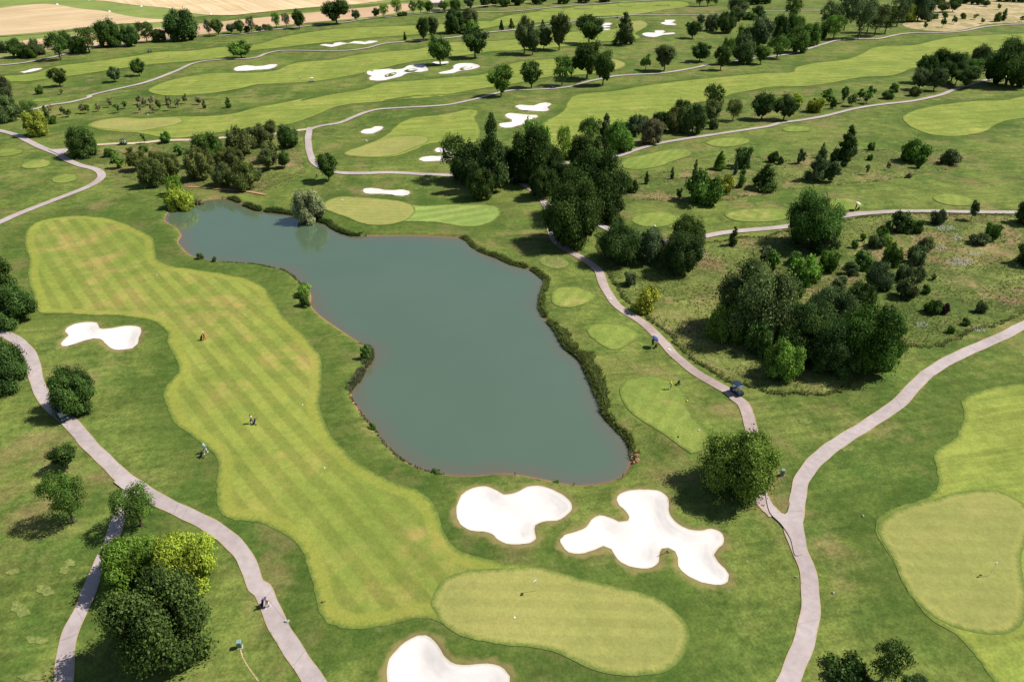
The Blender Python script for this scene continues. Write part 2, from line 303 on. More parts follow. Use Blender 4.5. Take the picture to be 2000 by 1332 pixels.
PATHS = [                                                    # label, width in metres, centre line
 ('path', 'grey cart path curving up the lower left past the parked cart', 2.0, T('-60,630')+Z(*M4, '0,745 70,770 150,820 220,900 255,980 275,1080 310,1180 370,1290')+Z(*Q4, '270,60 350,130 420,210 500,290 570,360 660,420 760,480 880,540 980,590 1070,650 1140,720 1180,800 1207,880')+Z(*R4, '30,900 70,990 120,1090 190,1200 260,1310')+T('645,1380')),
 ('path', 'shaded side path forking down the lower left corner', 1.75, T('262,950')+Z(*Q4, '600,440 560,560 520,680 470,790 430,880 380,1000 330,1100 310,1200 305,1332')+T('130,1390')),
 ('path', 'cart path between the tees and the scrub, right of the pond', 2.0, T('1000,350 1020,360 1045,375 1062,395 1072,425 1078,455')+Z(*O4, '330,40 400,100 500,155 600,220 660,270 690,350 730,430 790,520 870,590 960,640 1070,730 1160,820 1240,910 1340,1000 1450,1080 1560,1140 1650,1190 1720,1250')+Z(*S4, '1090,20 1113,80 1130,150 1135,250 1140,370 1165,460 1207,515')+Z(*U4, '10,520 35,548')),
 ('path', 'wide cart path sweeping down the lower right', 2.05, T('2060,610')+Z(*P4, '1959,690 1800,770 1600,855 1400,950 1250,1040 1140,1130 1060,1220 970,1310')+Z(*U4, '560,60 470,120 360,185 270,250 200,320 155,390 140,460 130,540 115,620 145,700 175,770 192,840 198,920 198,1000 185,1080 165,1160 135,1240 95,1332')+T('1512,1380')),
 ('path', 'cart path bending round the tees at the left edge', 2.3, T('-40,250')+Z(*E4, '0,305 80,325 150,350 220,385 300,425 400,465 460,490 540,540 640,580 730,600 780,628 795,668 750,710 650,760 520,810 400,855 260,910 130,960 0,1020')+T('-50,458')),
 ('path', 'sandy cart path past the far left green to the bend', 2.2, T('108,300')+Z(*E4, '490,465 560,447 640,430 780,415 900,408 1100,402 1250,385 1400,378 1550,376 1800,355 2000,340')+Z(*F4, '200,325 320,305 420,293')),
 ('path', 'cart path dropping from the bend to the dark copse', 2.2, T('606,250')+Z(*F4, '415,310 408,360 413,430 428,500 458,560 520,600 600,625 700,637 850,637 1000,632 1150,635 1300,645 1450,650 1600,660 1850,675')+T('985,350 1003,351')),
 ('path', 'pale cart path rising from the bend to the upper right edge', 2.2, T('602,255')+Z(*F4, '500,270 650,245 750,205 850,165 950,140 1100,128 1300,118 1500,103 1620,80 1750,50 1850,20')+Z(*C4, '0,710 150,705 350,695 480,675 600,640 700,620 800,600 950,588 1150,578 1300,558 1450,530 1550,505 1650,500 1800,475 1900,460')+Z(*D4, '0,450 150,430 250,405 350,375 450,345 550,320 700,310 850,310 950,290 1050,270 1150,263 1400,260 1550,245 1700,215 1850,200 2000,195')+T('2060,46')),
 ('path', 'cart path running below the hedge trees to the right edge', 2.1, T('1040,360 1062,335')+Z(*G4, '340,570 420,560 580,540 750,520 850,495 1000,445 1150,405 1300,378 1450,355 1650,325 1850,295 2000,272')+Z(*H4, '100,245 250,225 400,200 550,165 700,130 900,100 1100,78 1250,50 1370,20')+T('1862,177 1900,165 1930,157 1970,150 2060,140')),
 ('path', 'far cart path from the left trees across the upper fairways', 2.3, T('45,220')+Z(*E4, '300,130 400,105 550,85 700,45')+Z(*A4, '700,755 900,705 1100,660 1250,610 1400,550 1500,505 1600,482 1750,470 1900,467 2000,455')+Z(*B4, '80,425 180,403 300,400 450,402 600,405 750,397 880,378 980,350 1080,337 1170,332 1350,315 1500,303 1600,290 1700,270 1850,255 2000,240')+Z(*C4, '150,215 250,197 400,185 500,165 650,148 800,140 950,122 1150,122 1400,122 1600,122 1830,98')+T('1500,23 1575,22 1600,22')),
 ('path', 'farthest path along the field trees', 2.3, T('-40,132')+Z(*A4, '0,517 200,495 320,470 450,445 550,415 680,390 780,370 930,355 1080,340 1200,325 1300,310 1530,290 1700,285 1900,270 2000,255')+Z(*B4, '150,235 350,215 500,198 700,180 850,155 1000,140 1150,125 1350,108 1500,97 1800,98 2000,95')+Z(*C4, '200,75 400,55 600,40 800,25 1050,12 1250,4')+T('1400,-3')),
 ('path', 'cart path along the right tees to the right edge', 2.0, T('1066,398 1110,408')+Z(*G4, '560,970 640,1010 720,1060')+T('1225,462 1285,471 1330,471')+Z(*G4, '1490,1135 1600,1112 1750,1092 2000,1070')+Z(*H4, '130,1055 300,1030 500,990 650,965 850,945 1050,935 1300,935 1600,942 1950,945')+T('2070,418')),
 ('dirt_track', 'bare red earth track above the far pond bank', .9, T('366,366 400,368 440,372 470,374 500,378 520,382')),
]
JUNCTIONS = [('path', 'three-way path junction at the lower right', Z(*U4, '-10,440 22,500 50,535 80,545 95,520 110,480 150,500 165,600 175,720 130,740 105,660 60,590 10,540')),
 ('path', 'path fork at the left edge', Z(*E4, '380,455 440,455 520,450 560,445 570,455 520,475 500,500 510,530 480,510 430,480')),
 ('path', 'path fork by the small tree at the lower left', Z(*Q4, '540,390 590,440 580,500 600,540 640,470 720,470 680,420 620,390'))]
MEADOWS = [('rough_meadow', 'tall rough meadow with shrubs right of the pond path', Z(*O4, '690,190 740,300 790,400 850,470 900,540 1000,610 1150,720 1260,830 1330,920 1450,1000 1600,1080 1680,1130')+T('1450,752 1500,768 1560,772 1640,765 1700,735 1725,690')+Z(*P4, '900,800 1000,830 1150,865 1300,850 1500,770 1700,700 1959,610')+T('2070,580 2070,424')+Z(*H4, '1950,962 1600,957 1300,950 1050,950 850,965 500,1010')+T('1500,459 1400,470 1330,478 1285,480 1225,470 1185,455 1165,462')),
 ('rough_meadow', 'strip of tall rough grass with conical shrubs between tees', Z(*G4, '860,720 1040,650 1250,620 1400,610 1560,590 1700,530 1900,510 2000,530')+Z(*H4, '150,540 400,480 650,480 850,455 1050,460 1270,470 1400,450 1500,530 1480,590 1300,620 1000,680 700,715 300,750 0,790')+Z(*G4, '1850,820 1600,850 1350,862 1100,845 900,860 800,880 760,860 800,790')),
 ('rough_meadow', 'rough grass under the olive-green trees beyond the pond', Z(*E4, '520,495 640,465 780,432 1000,422 1250,402 1550,392 2000,356')+Z(*F4, '330,322 342,450 380,570 382,620 300,690 150,750 0,782')+T('470,378 435,371')+Z(*E4, '1480,762 1250,740 1050,690 850,620 800,600 700,575 600,555 530,525')),
 ('rough_meadow', 'dry rough grass under the hedge trees', T('1165,302 1230,291 1260,284 1340,267 1450,250 1560,228 1660,210 1750,196 1850,176 1860,160 1780,176 1700,186 1600,196 1500,216 1400,236 1350,251 1300,265 1200,281 1165,296')),
 ('dry_field', 'dry sandy ground with shrubs at the upper right corner', Z(*D4, '1250,40 1200,140 1050,195 1140,232 1300,246 1400,250 1600,222 1700,195 2000,180 2300,170 2300,-30 1800,-60 1400,-40')),
 ('rough_meadow', 'dry verge below the far left hedge', T('-40,124 0,121 60,117 110,107 150,97 120,92 60,104 0,108 -40,110')),
 ('rough_meadow', 'dry verge along the top hedge', Z(*B4, '1650,92 1800,90 2000,88')+Z(*C4, '200,68 400,48 600,32 800,18 1000,4 800,0 400,30 100,45')+Z(*B4, '1900,60 1750,75')),
 ('rough_meadow', 'brown mounds beside the far path', Z(*C4, '1110,112 1130,80 1200,62 1320,58 1450,62 1650,70 1690,95 1600,112 1400,114 1250,114')),
 ('rough_meadow', 'brown grass under the far right oaks', Z(*C4, '1400,128 1480,124 1600,126 1750,130 1800,170 1720,225 1600,240 1480,232 1440,180'))]
FIELDS = [('crop_field', 'pale ploughed field at the left edge', Z(*A4, '-300,60 0,70 100,55 330,38 600,70 900,110 1150,150 1318,166 1250,180 900,195 500,240 0,285 -300,320')),
 ('crop_field', 'pale stubble field with harvest lines at the top', Z(*A4, '620,-60 700,-2 900,25 1150,55 1400,85 1700,125 1850,122 2000,105')+Z(*B4, '300,75 700,45 1000,10 1200,-30 1250,-110 600,-130')+Z(*A4, '1000,-130')),
 ('crop_field', 'narrow reddish field behind the hedge row', T('-70,98 0,86 100,75 200,65 330,54 400,48 500,37 560,31 630,24 725,15 795,9 805,20 750,31 690,38 600,46 500,56 400,68 300,79 200,90 100,98 0,108 -70,116'))]

# ------------------------------------------------------------------ ground heights
def near(P): return np.hypot(P[:, 0], P[:, 1])
def wob(poly, amp):                                          # hand-cut edges are never perfectly smooth
    x, y = poly[:, 0], poly[:, 1]; r = RNG.normal(0, amp*.5, poly.shape)
    return poly+np.stack([amp*np.sin(y*.83+x*.37)+amp*.5*np.sin(y*2.3-x*1.1), amp*np.sin(x*.71-y*.49)+amp*.5*np.sin(x*1.9+y*1.7)], 1)+r
G_GREEN = {k: wob(spline(bp(v)), .05) for k, v in GREENS.items()}
G_TEE = [wob(spline(bp(v)), .04) for v in TEES]
G_FAIR = {k: wob(spline(bp(v)), .10) for k, v in FAIRWAYS.items()}
G_BUNK = [(l, wob(spline(bp(v)), .05), [spline(bp(h)) for h in hs]) for l, v, hs in BUNKERS]
G_MEAD = [(n, l, wob(spline(bp(v)), .35)) for n, l, v in MEADOWS]
G_FIELD = [(n, l, spline(bp(v), True, 4)) for n, l, v in FIELDS]
def height(P):
    z = und_f(P)
    for g in G_TEE: z = z+.35*(1-ss(sdist(P, g, 3), 0, 2.6))
    for g in G_GREEN.values(): z = z+.25*(1-ss(sdist(P, g, 7), 0, 6))
    for l, g, hs in G_BUNK:
        d = sdist(P, g, 6); z = z+np.where(d < 0, .16-.5*ss(-d, 0, 2.2), .16*np.exp(-(d/1.8)**2)*(d < 5.9))
        for h in hs: z = z+.8*ss(-sdist(P, h, 2), -.3, .9)
    d = sdist(P, POND, 4)
    z = z+np.where(d > 0, -.5*(1-ss(d, 0, .9)), np.maximum(-.5+d*.5, -2.0))
    return z
def ground_height(P):                                        # the soil lies lower under the sand
    z = height(P)
    for l, g, hs in G_BUNK: z = z-.45*ss(-sdist(P, g, 2), .05, .5)
    return z
def zat(x, y): return float(height(np.array([[x, y]]))[0])
def ring(poly, off):                                         # the outline pushed along its normals
    t = np.roll(poly, -1, 0)-np.roll(poly, 1, 0); n = np.stack([t[:, 1], -t[:, 0]], 1)
    n /= np.maximum(np.linalg.norm(n, axis=1), 1e-9)[:, None]
    area = .5*np.sum(poly[:, 0]*np.roll(poly[:, 1], -1)-np.roll(poly[:, 0], -1)*poly[:, 1])
    if area < 0: n = -n
    q = poly+n*off; d = dist(q, poly)
    return q[d > abs(off)*.8]
def cdt(P, faces, mode):
    r = delaunay_2d_cdt([Vector(p) for p in P], [], faces, 0, 1e-4, False)
    V = np.array([(v.x, v.y) for v in r[0]]); Fc = np.array(r[2])
    if mode: Fc = Fc[inside(V[Fc].mean(1), P[faces[0]])]
    return V, Fc
def uniq(P, s):
    k = np.round(P/s).astype(int); _, i = np.unique(k, axis=0, return_index=True); return P[np.sort(i)]
def sheet(name, poly, mat, off, label, cat, extra=None, sp=None, reach=6.0):
    c = poly.mean(0); D = float(near(poly).min()); s = sp or min(max(.011*D, 1.0), 6)
    lo, hi = poly.min(0), poly.max(0)
    lo = np.maximum(lo, [-700, 0]); hi = np.minimum(hi, [700, 1100])
    gx, gy = np.meshgrid(np.arange(lo[0], hi[0], s), np.arange(lo[1], hi[1], s*1.15)); gx[1::2] += s/2
    g = np.stack([gx.ravel(), gy.ravel()], 1); g = g+RNG.uniform(-.12, .12, g.shape)*s
    g = g[inside(g, poly)]
    if len(g): g = g[dist(g, poly) > .45*s]
    for k in extra or []:
        q = ring(poly, -k); q = q[inside(q, poly)] if len(q) else q
        if len(q): g = np.vstack([g, uniq(q, .3)])
    P = np.vstack([poly, g]) if len(g) else poly
    V, Fc = cdt(P, [list(range(len(poly)))], 1)
    e = np.minimum(dist(V, poly), reach)
    z = height(V)+off*(1+near(V)/150)
    o = link(name, mesh(name, np.column_stack([V, z]), Fc, mat, True, {'edge': e}))
    return tag(o, label, cat, kind='structure')
# ------------------------------------------------------------------ materials of the ground
RGH = grass('rough_grass', (.074, .120, .023), (.155, .190, .042), (.215, .168, .072), .75, .27, streak=.2, seed=1, dth=(.48, .66), pale=(.20, .22, .07))
FWY = grass('fairway_grass', (.172, .225, .042), (.240, .276, .056), (.38, .30, .10), .7, .15, seed=2, streak=.2, lap=(1.6, (.29, .31, .06), .25), stripe=(math.radians(-102), 6.5, .045, 8), dth=(.54, .74), rim=(.115, .165, .034))
FWN = grass('striped_fairway_grass', (.172, .222, .041), (.240, .268, .053), (.34, .262, .085), .8, .11, seed=3, lap=(2.0, (.272, .288, .050), .5), stripe=(math.radians(-40.5), 3.3, .105, 1.5), dth=(.46, .66), rim=(.115, .165, .034))
GRN = grass('putting_green', (.240, .255, .072), (.295, .292, .086), (.36, .30, .11), .5, .09, seed=4, lap=(1.1, (.31, .305, .085), .45), stripe=(math.radians(-88), 2.2, .035, 1), dth=(.5, .7), rim=(.115, .165, .034))
APR = grass('striped_apron_grass', (.19, .27, .065), (.235, .305, .075), (.34, .29, .10), .4, .13, seed=5, lap=(1.2, (.23, .29, .075), .5), stripe=(math.radians(62), 4.6, .10, 1), rim=(.115, .165, .034))
TEE = grass('tee_grass', (.152, .215, .042), (.222, .264, .057), (.42, .32, .13), .8, .14, seed=6, lap=(.8, (.225, .255, .06), .4), stripe=(math.radians(28), 2.6, .05, 1), dth=(.55, .7), rim=(.115, .165, .034))
MDW = grass('meadow_grass', (.082, .118, .026), (.158, .182, .047), (.235, .165, .085), .95, .42, seed=7, dth=(.46, .64), pale=(.30, .30, .14))
DRY = grass('dry_sand_grass', (.24, .22, .09), (.40, .32, .16), (.55, .42, .27), .8, .2, seed=8, dth=(.4, .6), pale=(.18, .22, .07))
VRG = grass('verge_grass', (.17, .23, .06), (.23, .28, .075), (.36, .30, .13), .4, .14, seed=9)
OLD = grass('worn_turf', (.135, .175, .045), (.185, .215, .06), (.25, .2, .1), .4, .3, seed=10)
def sand_mat():
    t = NT('bunker_sand', .95, .1); p = t.pos()
    c = t.mix(t.rng(t.noise(p, .25, 4), .35, .65), (.66, .62, .585), (.71, .672, .64))
    rk = t.math('SINE', t.math('MULTIPLY', t.math('ADD', t.attr('edge'), t.math('MULTIPLY', t.noise(p, .22, 3), 3.0)), 7.5))
    c = t.mix(t.math('MULTIPLY', t.math('MULTIPLY', t.rng(rk, -.2, .9), t.rng(t.noise(t.mapping(p, loc=(9, 4, 0)), .3, 3), .42, .62)), .16), c, (.56, .48, .40))
    e = t.math('ADD', t.attr('edge'), t.math('MULTIPLY', t.noise(p, 1.5, 3), -.25))
    c = t.mix(t.math('MULTIPLY', t.math('SUBTRACT', 1, t.rng(e, -.05, .22)), .6), c, (.50, .42, .30))
    b = t.n('ShaderNodeBump'); b.inputs['Strength'].default_value = .12; b.inputs['Distance'].default_value = .03
    t.put(b.inputs['Height'], rk); t.t.links.new(b.outputs[0], t.b.inputs['Normal'])
    return t.out(c)
SAND = sand_mat()
def path_mat(name, a, b, edge, rim=True):
    t = NT(name, .9, .15); p = t.pos()
    c = t.mix(t.rng(t.noise(p, .12, 4), .35, .65), a, b)
    c = t.mul(c, t.rng(t.noise(p, 1.1, 5), .25, .75, .90, 1.08)); c = t.mul(c, t.rng(t.noise(p, 9, 2), .2, .8, .93, 1.06))
    vo = t.n('ShaderNodeTexVoronoi', feature='DISTANCE_TO_EDGE'); t.put(vo.inputs['Vector'], t.mapping(p, sc=(1, 1, 1))); vo.inputs['Scale'].default_value = .085
    c = t.mul(c, t.rng(vo.outputs['Distance'], .0, .006, .78, 1))
    e = t.math('ADD', t.attr('edge'), t.math('MULTIPLY', t.math('SUBTRACT', t.noise(p, 1.3, 4), .5), .5))
    if rim: c = t.mix(t.math('SUBTRACT', 1, t.rng(t.math('ADD', t.attr('edge'), t.math('MULTIPLY', t.math('SUBTRACT', t.noise(t.mapping(p, loc=(7, 3, 0)), .8, 4), .42), .9)), .0, .06)), c, (.11, .15, .035))
    if rim: c = t.mix(t.math('SUBTRACT', 1, t.rng(e, .0, .17)), c, edge)
    return t.out(c)
PATHM = path_mat('path_concrete', (.375, .315, .305), (.45, .385, .375), (.42, .31, .18))
PATHJ = path_mat('junction_concrete', (.375, .315, .305), (.45, .385, .375), (.42, .31, .18), False)
PATHP = path_mat('path_pinkish', (.33, .255, .235), (.43, .35, .325), (.40, .28, .15))
PATHS_ = path_mat('path_sandy', (.52, .40, .27), (.58, .48, .36), (.45, .33, .2))
EARTH = path_mat('red_earth', (.36, .19, .10), (.46, .27, .16), (.30, .22, .09))
def ground_mat():
    # mown rough, with the bare brown bank of the pond where the turf stops
    m = RGH.copy(); m.name = 'rough_with_bank'; t = m.node_tree; b = t.nodes['Principled BSDF']
    h = NT.__new__(NT); h.m, h.t, h.b = m, t, b
    src = b.inputs['Base Color'].links[0].from_socket
    p = h.pos(); e = h.math('ADD', h.attr('bank'), h.math('MULTIPLY', h.math('SUBTRACT', h.noise(p, .6, 4), .5), .9))
    dk = h.math('SUBTRACT', 1, h.rng(h.math('ADD', h.attr('cut'), h.math('MULTIPLY', h.math('SUBTRACT', h.noise(p, .16, 4), .5), 9)), 1.5, 7.5))
    src = h.mix(h.math('MULTIPLY', dk, .42), src, h.mul((.046, .090, .014), h.rng(h.noise(p, 2.2, 4), .25, .75, .75, 1.25)))
    soil = h.mix(h.noise(p, 2.0, 4), (.16, .09, .045), (.40, .22, .11))
    h.put(b.inputs['Base Color'], h.mix(h.rng(e, .1, .42), soil, h.mix(h.math('MULTIPLY', h.math('SUBTRACT', 1, h.rng(h.math('ADD', h.attr('lip'), h.math('MULTIPLY', h.math('SUBTRACT', h.noise(p, .7, 4), .5), 2.6)), .1, 1.1)), .75), src, (.26, .205, .085))))
    return m
def water_mat():
    t = NT('pond_water', .035, .5); t.b.inputs['IOR'].default_value = 2.5; p = t.pos()
    d = t.attr('edge')
    mur = t.mix(t.rng(t.noise(p, .03, 3), .3, .7), (.086, .136, .080), (.094, .146, .088))
    e = t.math('ADD', d, t.math('MULTIPLY', t.math('SUBTRACT', t.noise(p, .12, 4), .5), 5))
    c = t.mix(t.rng(e, -1.5, 4.5), (.130, .118, .075), mur)
    c = t.mix(t.rng(t.math('ADD', d, t.math('MULTIPLY', t.math('SUBTRACT', t.noise(p, .5, 3), .5), 1.2)), -.2, .55), (.19, .125, .07), c)
    t.put(t.b.inputs['Roughness'], t.rng(t.noise(p, .045, 4, .6), .42, .62, .02, .13))
    b = t.n('ShaderNodeBump'); b.inputs['Strength'].default_value = .03; b.inputs['Distance'].default_value = .03
    t.put(b.inputs['Height'], t.noise(t.mapping(p, sc=(1, 2.2, 1)), 1.6, 3)); t.t.links.new(b.outputs[0], t.b.inputs['Normal'])
    return t.out(c)
def field_mat(name, a, b, ang, per):
    t = NT(name, .95, .05); p = t.pos()
    sv = t.mapping(t.mapping(p, rot=-ang), sc=(.02, 1, 1))
    c = t.mix(t.rng(t.noise(sv, per, 4, .65, .2), .36, .64), a, b)
    c = t.mul(c, t.rng(t.noise(p, .02, 4), .3, .7, .90, 1.08)); c = t.mul(c, t.rng(t.noise(p, .6, 3), .3, .7, .95, 1.05))
    return t.out(c)
# ------------------------------------------------------------------ the ground itself, one sheet with a basin for the pond
def grid(x0, x1, y0, y1, s):
    gx, gy = np.meshgrid(np.arange(x0, x1, s, dtype=float), np.arange(y0, y1, s, dtype=float)); gx[1::2] += s/2
    return np.stack([gx.ravel(), gy.ravel()], 1)
g1 = grid(-150, 150, 15, 215, 2.4); g2 = grid(-330, 330, 215, 440, 5.5); g3 = grid(-680, 680, 440, 1000, 12)
g4 = grid(-330, -150, 15, 215, 8); g5 = grid(150, 330, 15, 215, 8); g6 = grid(-4000, 4000, -2000, 7000, 180)
g6 = g6[~((abs(g6[:, 0]) < 700) & (g6[:, 1] > 0) & (g6[:, 1] < 1000))]
GP = np.vstack([g1, g2, g3, g4, g5]); GP = GP+RNG.uniform(-.15, .15, GP.shape)*2
rings = [ring(POND, k) for k in (.3, .6, .95, 1.8, -.5, -1.5, -3.2)]
rings += [q for l, b, hs in G_BUNK for q in [b, ring(b, -.25), ring(b, -.6), ring(b, -1.2), ring(b, -1.9), ring(b, 1.2), ring(b, 2.8)]+hs+[ring(h, .5) for h in hs] if len(q)]
rings += [q for b in G_TEE for q in (b, ring(b, .7), ring(b, 1.3), ring(b, 2.0), ring(b, 2.6)) if len(q)]
rings += [q for b in G_GREEN.values() for q in (b, ring(b, 1.5), ring(b, 3), ring(b, 4.5), ring(b, 6)) if len(q)]
RP = uniq(np.vstack(rings), .25)
GP = np.vstack([POND, GP, RP, g6])
V, Fc = cdt(GP, [list(range(len(POND)))], 0)
dpond = sdist(V, POND, 6)
GROUND = link('ground', mesh('ground', np.column_stack([V, ground_height(V)]), Fc, ground_mat(), True, {'bank': dpond, 'cut': np.min([sdist(V, g, 9) for g in list(G_FAIR.values())+list(G_GREEN.values())], axis=0), 'lip': np.min([np.abs(sdist(V, g, 5)) for l, g, hs in G_BUNK], axis=0)}))
tag(GROUND, 'mown rough grass covering the whole golf course', 'ground', kind='structure')
wp = ring(POND, .25); WPOLY = POND
gw = grid(POND[:, 0].min(), POND[:, 0].max(), POND[:, 1].min(), POND[:, 1].max(), 1.6)
gw = gw[inside(gw, WPOLY)]; gw = gw[dist(gw, WPOLY) > .5]
Vw, Fw = cdt(np.vstack([WPOLY, gw]), [list(range(len(WPOLY)))], 1)
tag(link('pond', mesh('pond', np.column_stack([Vw, np.full(len(Vw), WATER_Z+.012)]), Fw, water_mat(), True, {'edge': np.minimum(dist(Vw, WPOLY), 12)})),
    'still blue-green pond in the middle of the golf course', 'pond', kind='structure')
# ------------------------------------------------------------------ sheets of turf, sand and paving, each a little above the one below
tag_c = {'rough_meadow': 'meadow', 'dry_field': 'dry ground'}
sheet('verge', spline(bp(T('-300,70 0,72 200,50 340,38 420,30 560,20 680,12 800,2 900,-20 900,-100 -300,-110 ')+T('-400,0')), True, 6), VRG, .03, 'mown grass strip between the crop fields', 'grass strip')
sheet('verge', spline(bp(T('-70,84 120,66 330,44 420,46 520,34 640,22 740,13 810,6 830,24 760,34 700,39 600,47 500,57 400,69 300,80 200,92 100,102 -70,120')), True, 4), VRG, .03, 'grass strip behind the far hedge row', 'grass strip')
def fdir(a, b): A, B = bp([a, b]); return math.atan2(B[1]-A[1], B[0]-A[0])
for (n, l, p), (a, b, ang, per) in zip(G_FIELD, [((.50, .37, .21), (.60, .46, .28), fdir((0, 71), (225, 49)), .25), ((.55, .40, .22), (.66, .52, .32), fdir((372, 2), (420, 24)), .2), ((.48, .32, .19), (.56, .39, .25), fdir((100, 85), (600, 38)), .4)]):
    sheet(n, p, field_mat(n+l[:6], a, b, ang, per), .06, l, 'crop field', sp=14)
for n, l, p in G_MEAD:
    sheet(n, p, DRY if n == 'dry_field' else MDW, .02, l, tag_c[n])
k_f = list(G_FAIR)
for l, p in G_FAIR.items():
    m = FWN if l == k_f[0] else APR if 'apron' in l else FWY
    sheet('fairway', p, m, .03, l, 'fairway', extra=(.5, 1.6, 2.4) if l == k_f[0] else (1.2,))
for l, p in G_GREEN.items(): sheet('putting_green', p, GRN, .045, l, 'putting green', extra=(.5, 1.2))
TEEL = ['dim round tee shaded by trees at the pond bank', 'oval tee nearest the shaded path beside the pond', 'striped oval tee left of the golfer with a blue umbrella', 'large long tee with a golfer in yellow', 'oval tee behind the twin round trees', 'long oval tee left of the big solitary tree',
        'long bean-shaped tee above the conical shrubs', 'slim oval tee below the hedge trees', 'small oval tee above the conical tree', 'oval tee behind the white umbrella', 'oval tee at the right with a leaning sapling', 'topmost of three small tees at the left edge', 'middle of three small tees at the left edge', 'lowest of three small tees at the left edge', 'small pale tee far left beside the path', 'leftmost pale tee under the top path', 'second pale tee from left under the top path', 'third pale tee from left under the top path', 'rightmost small pale tee under the top path']
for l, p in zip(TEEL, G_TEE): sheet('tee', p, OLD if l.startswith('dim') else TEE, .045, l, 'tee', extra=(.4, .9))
for l, p, hs in G_BUNK:
    sheet('bunker', p, SAND, .03, l, 'bunker', extra=(.25, .8, 1.9), sp=max(.9, near(p).min()*.009))
    for i, h in enumerate(hs):
        sheet('grass_island', h, RGH, .12, ('left' if i == 0 else 'right')+' grass island inside the big white bunker' if len(hs) > 1 else 'grass island inside the ring-shaped bunker', 'grass island')
def ribbon(name, cl, wd, mat, off, label):
    c = spline(cl, False); t = np.gradient(c, axis=0); t /= np.maximum(np.linalg.norm(t, axis=1), 1e-9)[:, None]
    n = np.stack([-t[:, 1], t[:, 0]], 1); s = np.arange(len(c)); V = []; E = []
    ph = RNG.uniform(0, 6, 2)
    for u in (-1, -.8, -.4, 0, .4, .8, 1):
        wv = 1+.05*np.sin(s*.21+ph[0]+u)+.04*np.sin(s*.73+ph[1]*u)
        V.append(c+n*(wd/2*u*wv)[:, None]); E.append(np.full(len(c), 1-abs(u)))
    k = len(V); N = len(c); V = np.stack(V, 1).reshape(-1, 2); E = np.stack(E, 1).ravel()
    Fq = [(i*k+j, i*k+j+1, (i+1)*k+j+1, (i+1)*k+j) for i in range(N-1) for j in range(k-1)]
    Fq = [f[::-1] for f in Fq]
    z = height(V)+off*(1+near(V)/150)
    return tag(link(name, mesh(name, np.column_stack([V, z]), Fq, mat, True, {'edge': E})), label, 'path', kind='structure')
for i, (n, l, wd, px) in enumerate(PATHS):
    m = EARTH if n == 'dirt_track' else PATHS_ if 'sandy' in l else PATHP if 'between the tees' in l else PATHM
    ribbon(n, bp(px), wd, m, .045+.004*i, l)
for i, (n, l, px) in enumerate(JUNCTIONS):
    o = sheet(n, spline(bp(px)), PATHJ, .125+.004*i, l, 'path')
# shrub-scattered meadow: tufts of long grass, too many to count
def tufts(name, label, cat, pts, hgt, cols, width=.05, lean=.5, blades=5, mat=None):
    n = len(pts); V = np.zeros((n*blades, 3, 3)); tint = np.zeros((n*blades, 3))
    z = height(pts)+.04
    for b in range(blades):
        a = RNG.uniform(0, 2*np.pi, n); h = hgt*RNG.uniform(.55, 1.25, n); l = lean*h*RNG.uniform(.2, 1, n)
        r = RNG.uniform(0, hgt*.45, n); o = RNG.uniform(0, 2*np.pi, n)
        bx = pts[:, 0]+r*np.cos(o); by = pts[:, 1]+r*np.sin(o); wdt = width*RNG.uniform(.6, 1.4, n)
        q = slice(b*n, (b+1)*n)
        V[q, 0] = np.stack([bx-wdt*np.sin(a), by+wdt*np.cos(a), z], 1); V[q, 1] = np.stack([bx+wdt*np.sin(a), by-wdt*np.cos(a), z], 1)
        V[q, 2] = np.stack([bx+l*np.cos(a), by+l*np.sin(a), z+h], 1); tint[q] = RNG.uniform(0, 1, n)[:, None]
    m = len(V)
    o = link(name, mesh(name, V.reshape(-1, 3), np.arange(m*3).reshape(-1, 3), mat, False, {'tint': tint.ravel()}))
    return tag(o, label, cat, kind='stuff')
def blade_mat(name, a, b, c):
    t = NT(name, .8, .1); r = t.n('ShaderNodeValToRGB'); t.put(r.inputs[0], t.attr('tint'))
    r.color_ramp.elements[0].color = (*a, 1); r.color_ramp.elements[1].color = (*b, 1); e = r.color_ramp.elements.new(.75); e.color = (*c, 1); r.color_ramp.elements[1].position = .75
    tr = t.n('ShaderNodeBsdfTranslucent'); t.put(tr.inputs[0], r.outputs[0]); mx = t.n('ShaderNodeMixShader'); mx.inputs[0].default_value = .45
    t.put(t.b.inputs['Base Color'], r.outputs[0]); t.t.links.new(t.b.outputs[0], mx.inputs[1]); t.t.links.new(tr.outputs[0], mx.inputs[2])
    t.t.links.new(mx.outputs[0], t.t.nodes['Material Output'].inputs[0]); return t.m
def scatter(poly, n):
    lo, hi = poly.min(0), poly.max(0); lo = np.maximum(lo, [-300, 20]); hi = np.minimum(hi, [300, 700])
    p = RNG.uniform(lo, hi, (n, 2)); return p[inside(p, poly)]
MB1 = blade_mat('long_grass_blades', (.12, .17, .04), (.40, .33, .18), (.22, .26, .075))
BEDS = [(0, 20000), (1, 8000), (2, 9000), (3, 9000)]
LG = np.vstack([scatter(G_MEAD[i][2], n) for i, n in BEDS])
keep = np.sin(LG[:, 0]*.31+np.sin(LG[:, 1]*.22)*2)+np.sin(LG[:, 1]*.37+LG[:, 0]*.13) > -.75
def border(poly, n, w):
    i = RNG.integers(0, len(poly), n); u = RNG.uniform(0, 1, n)[:, None]; p = poly[i]*(1-u)+np.roll(poly, -1, 0)[i]*u+RNG.normal(0, w, (n, 2)); return p[inside(p, poly)]
tufts('long_grass', 'taller grass edging the rough meadows', 'long grass', np.vstack([border(G_MEAD[0][2], 5000, .4), border(G_MEAD[1][2], 900, .5)]), .42, None, .08, .6, 5, MB1)
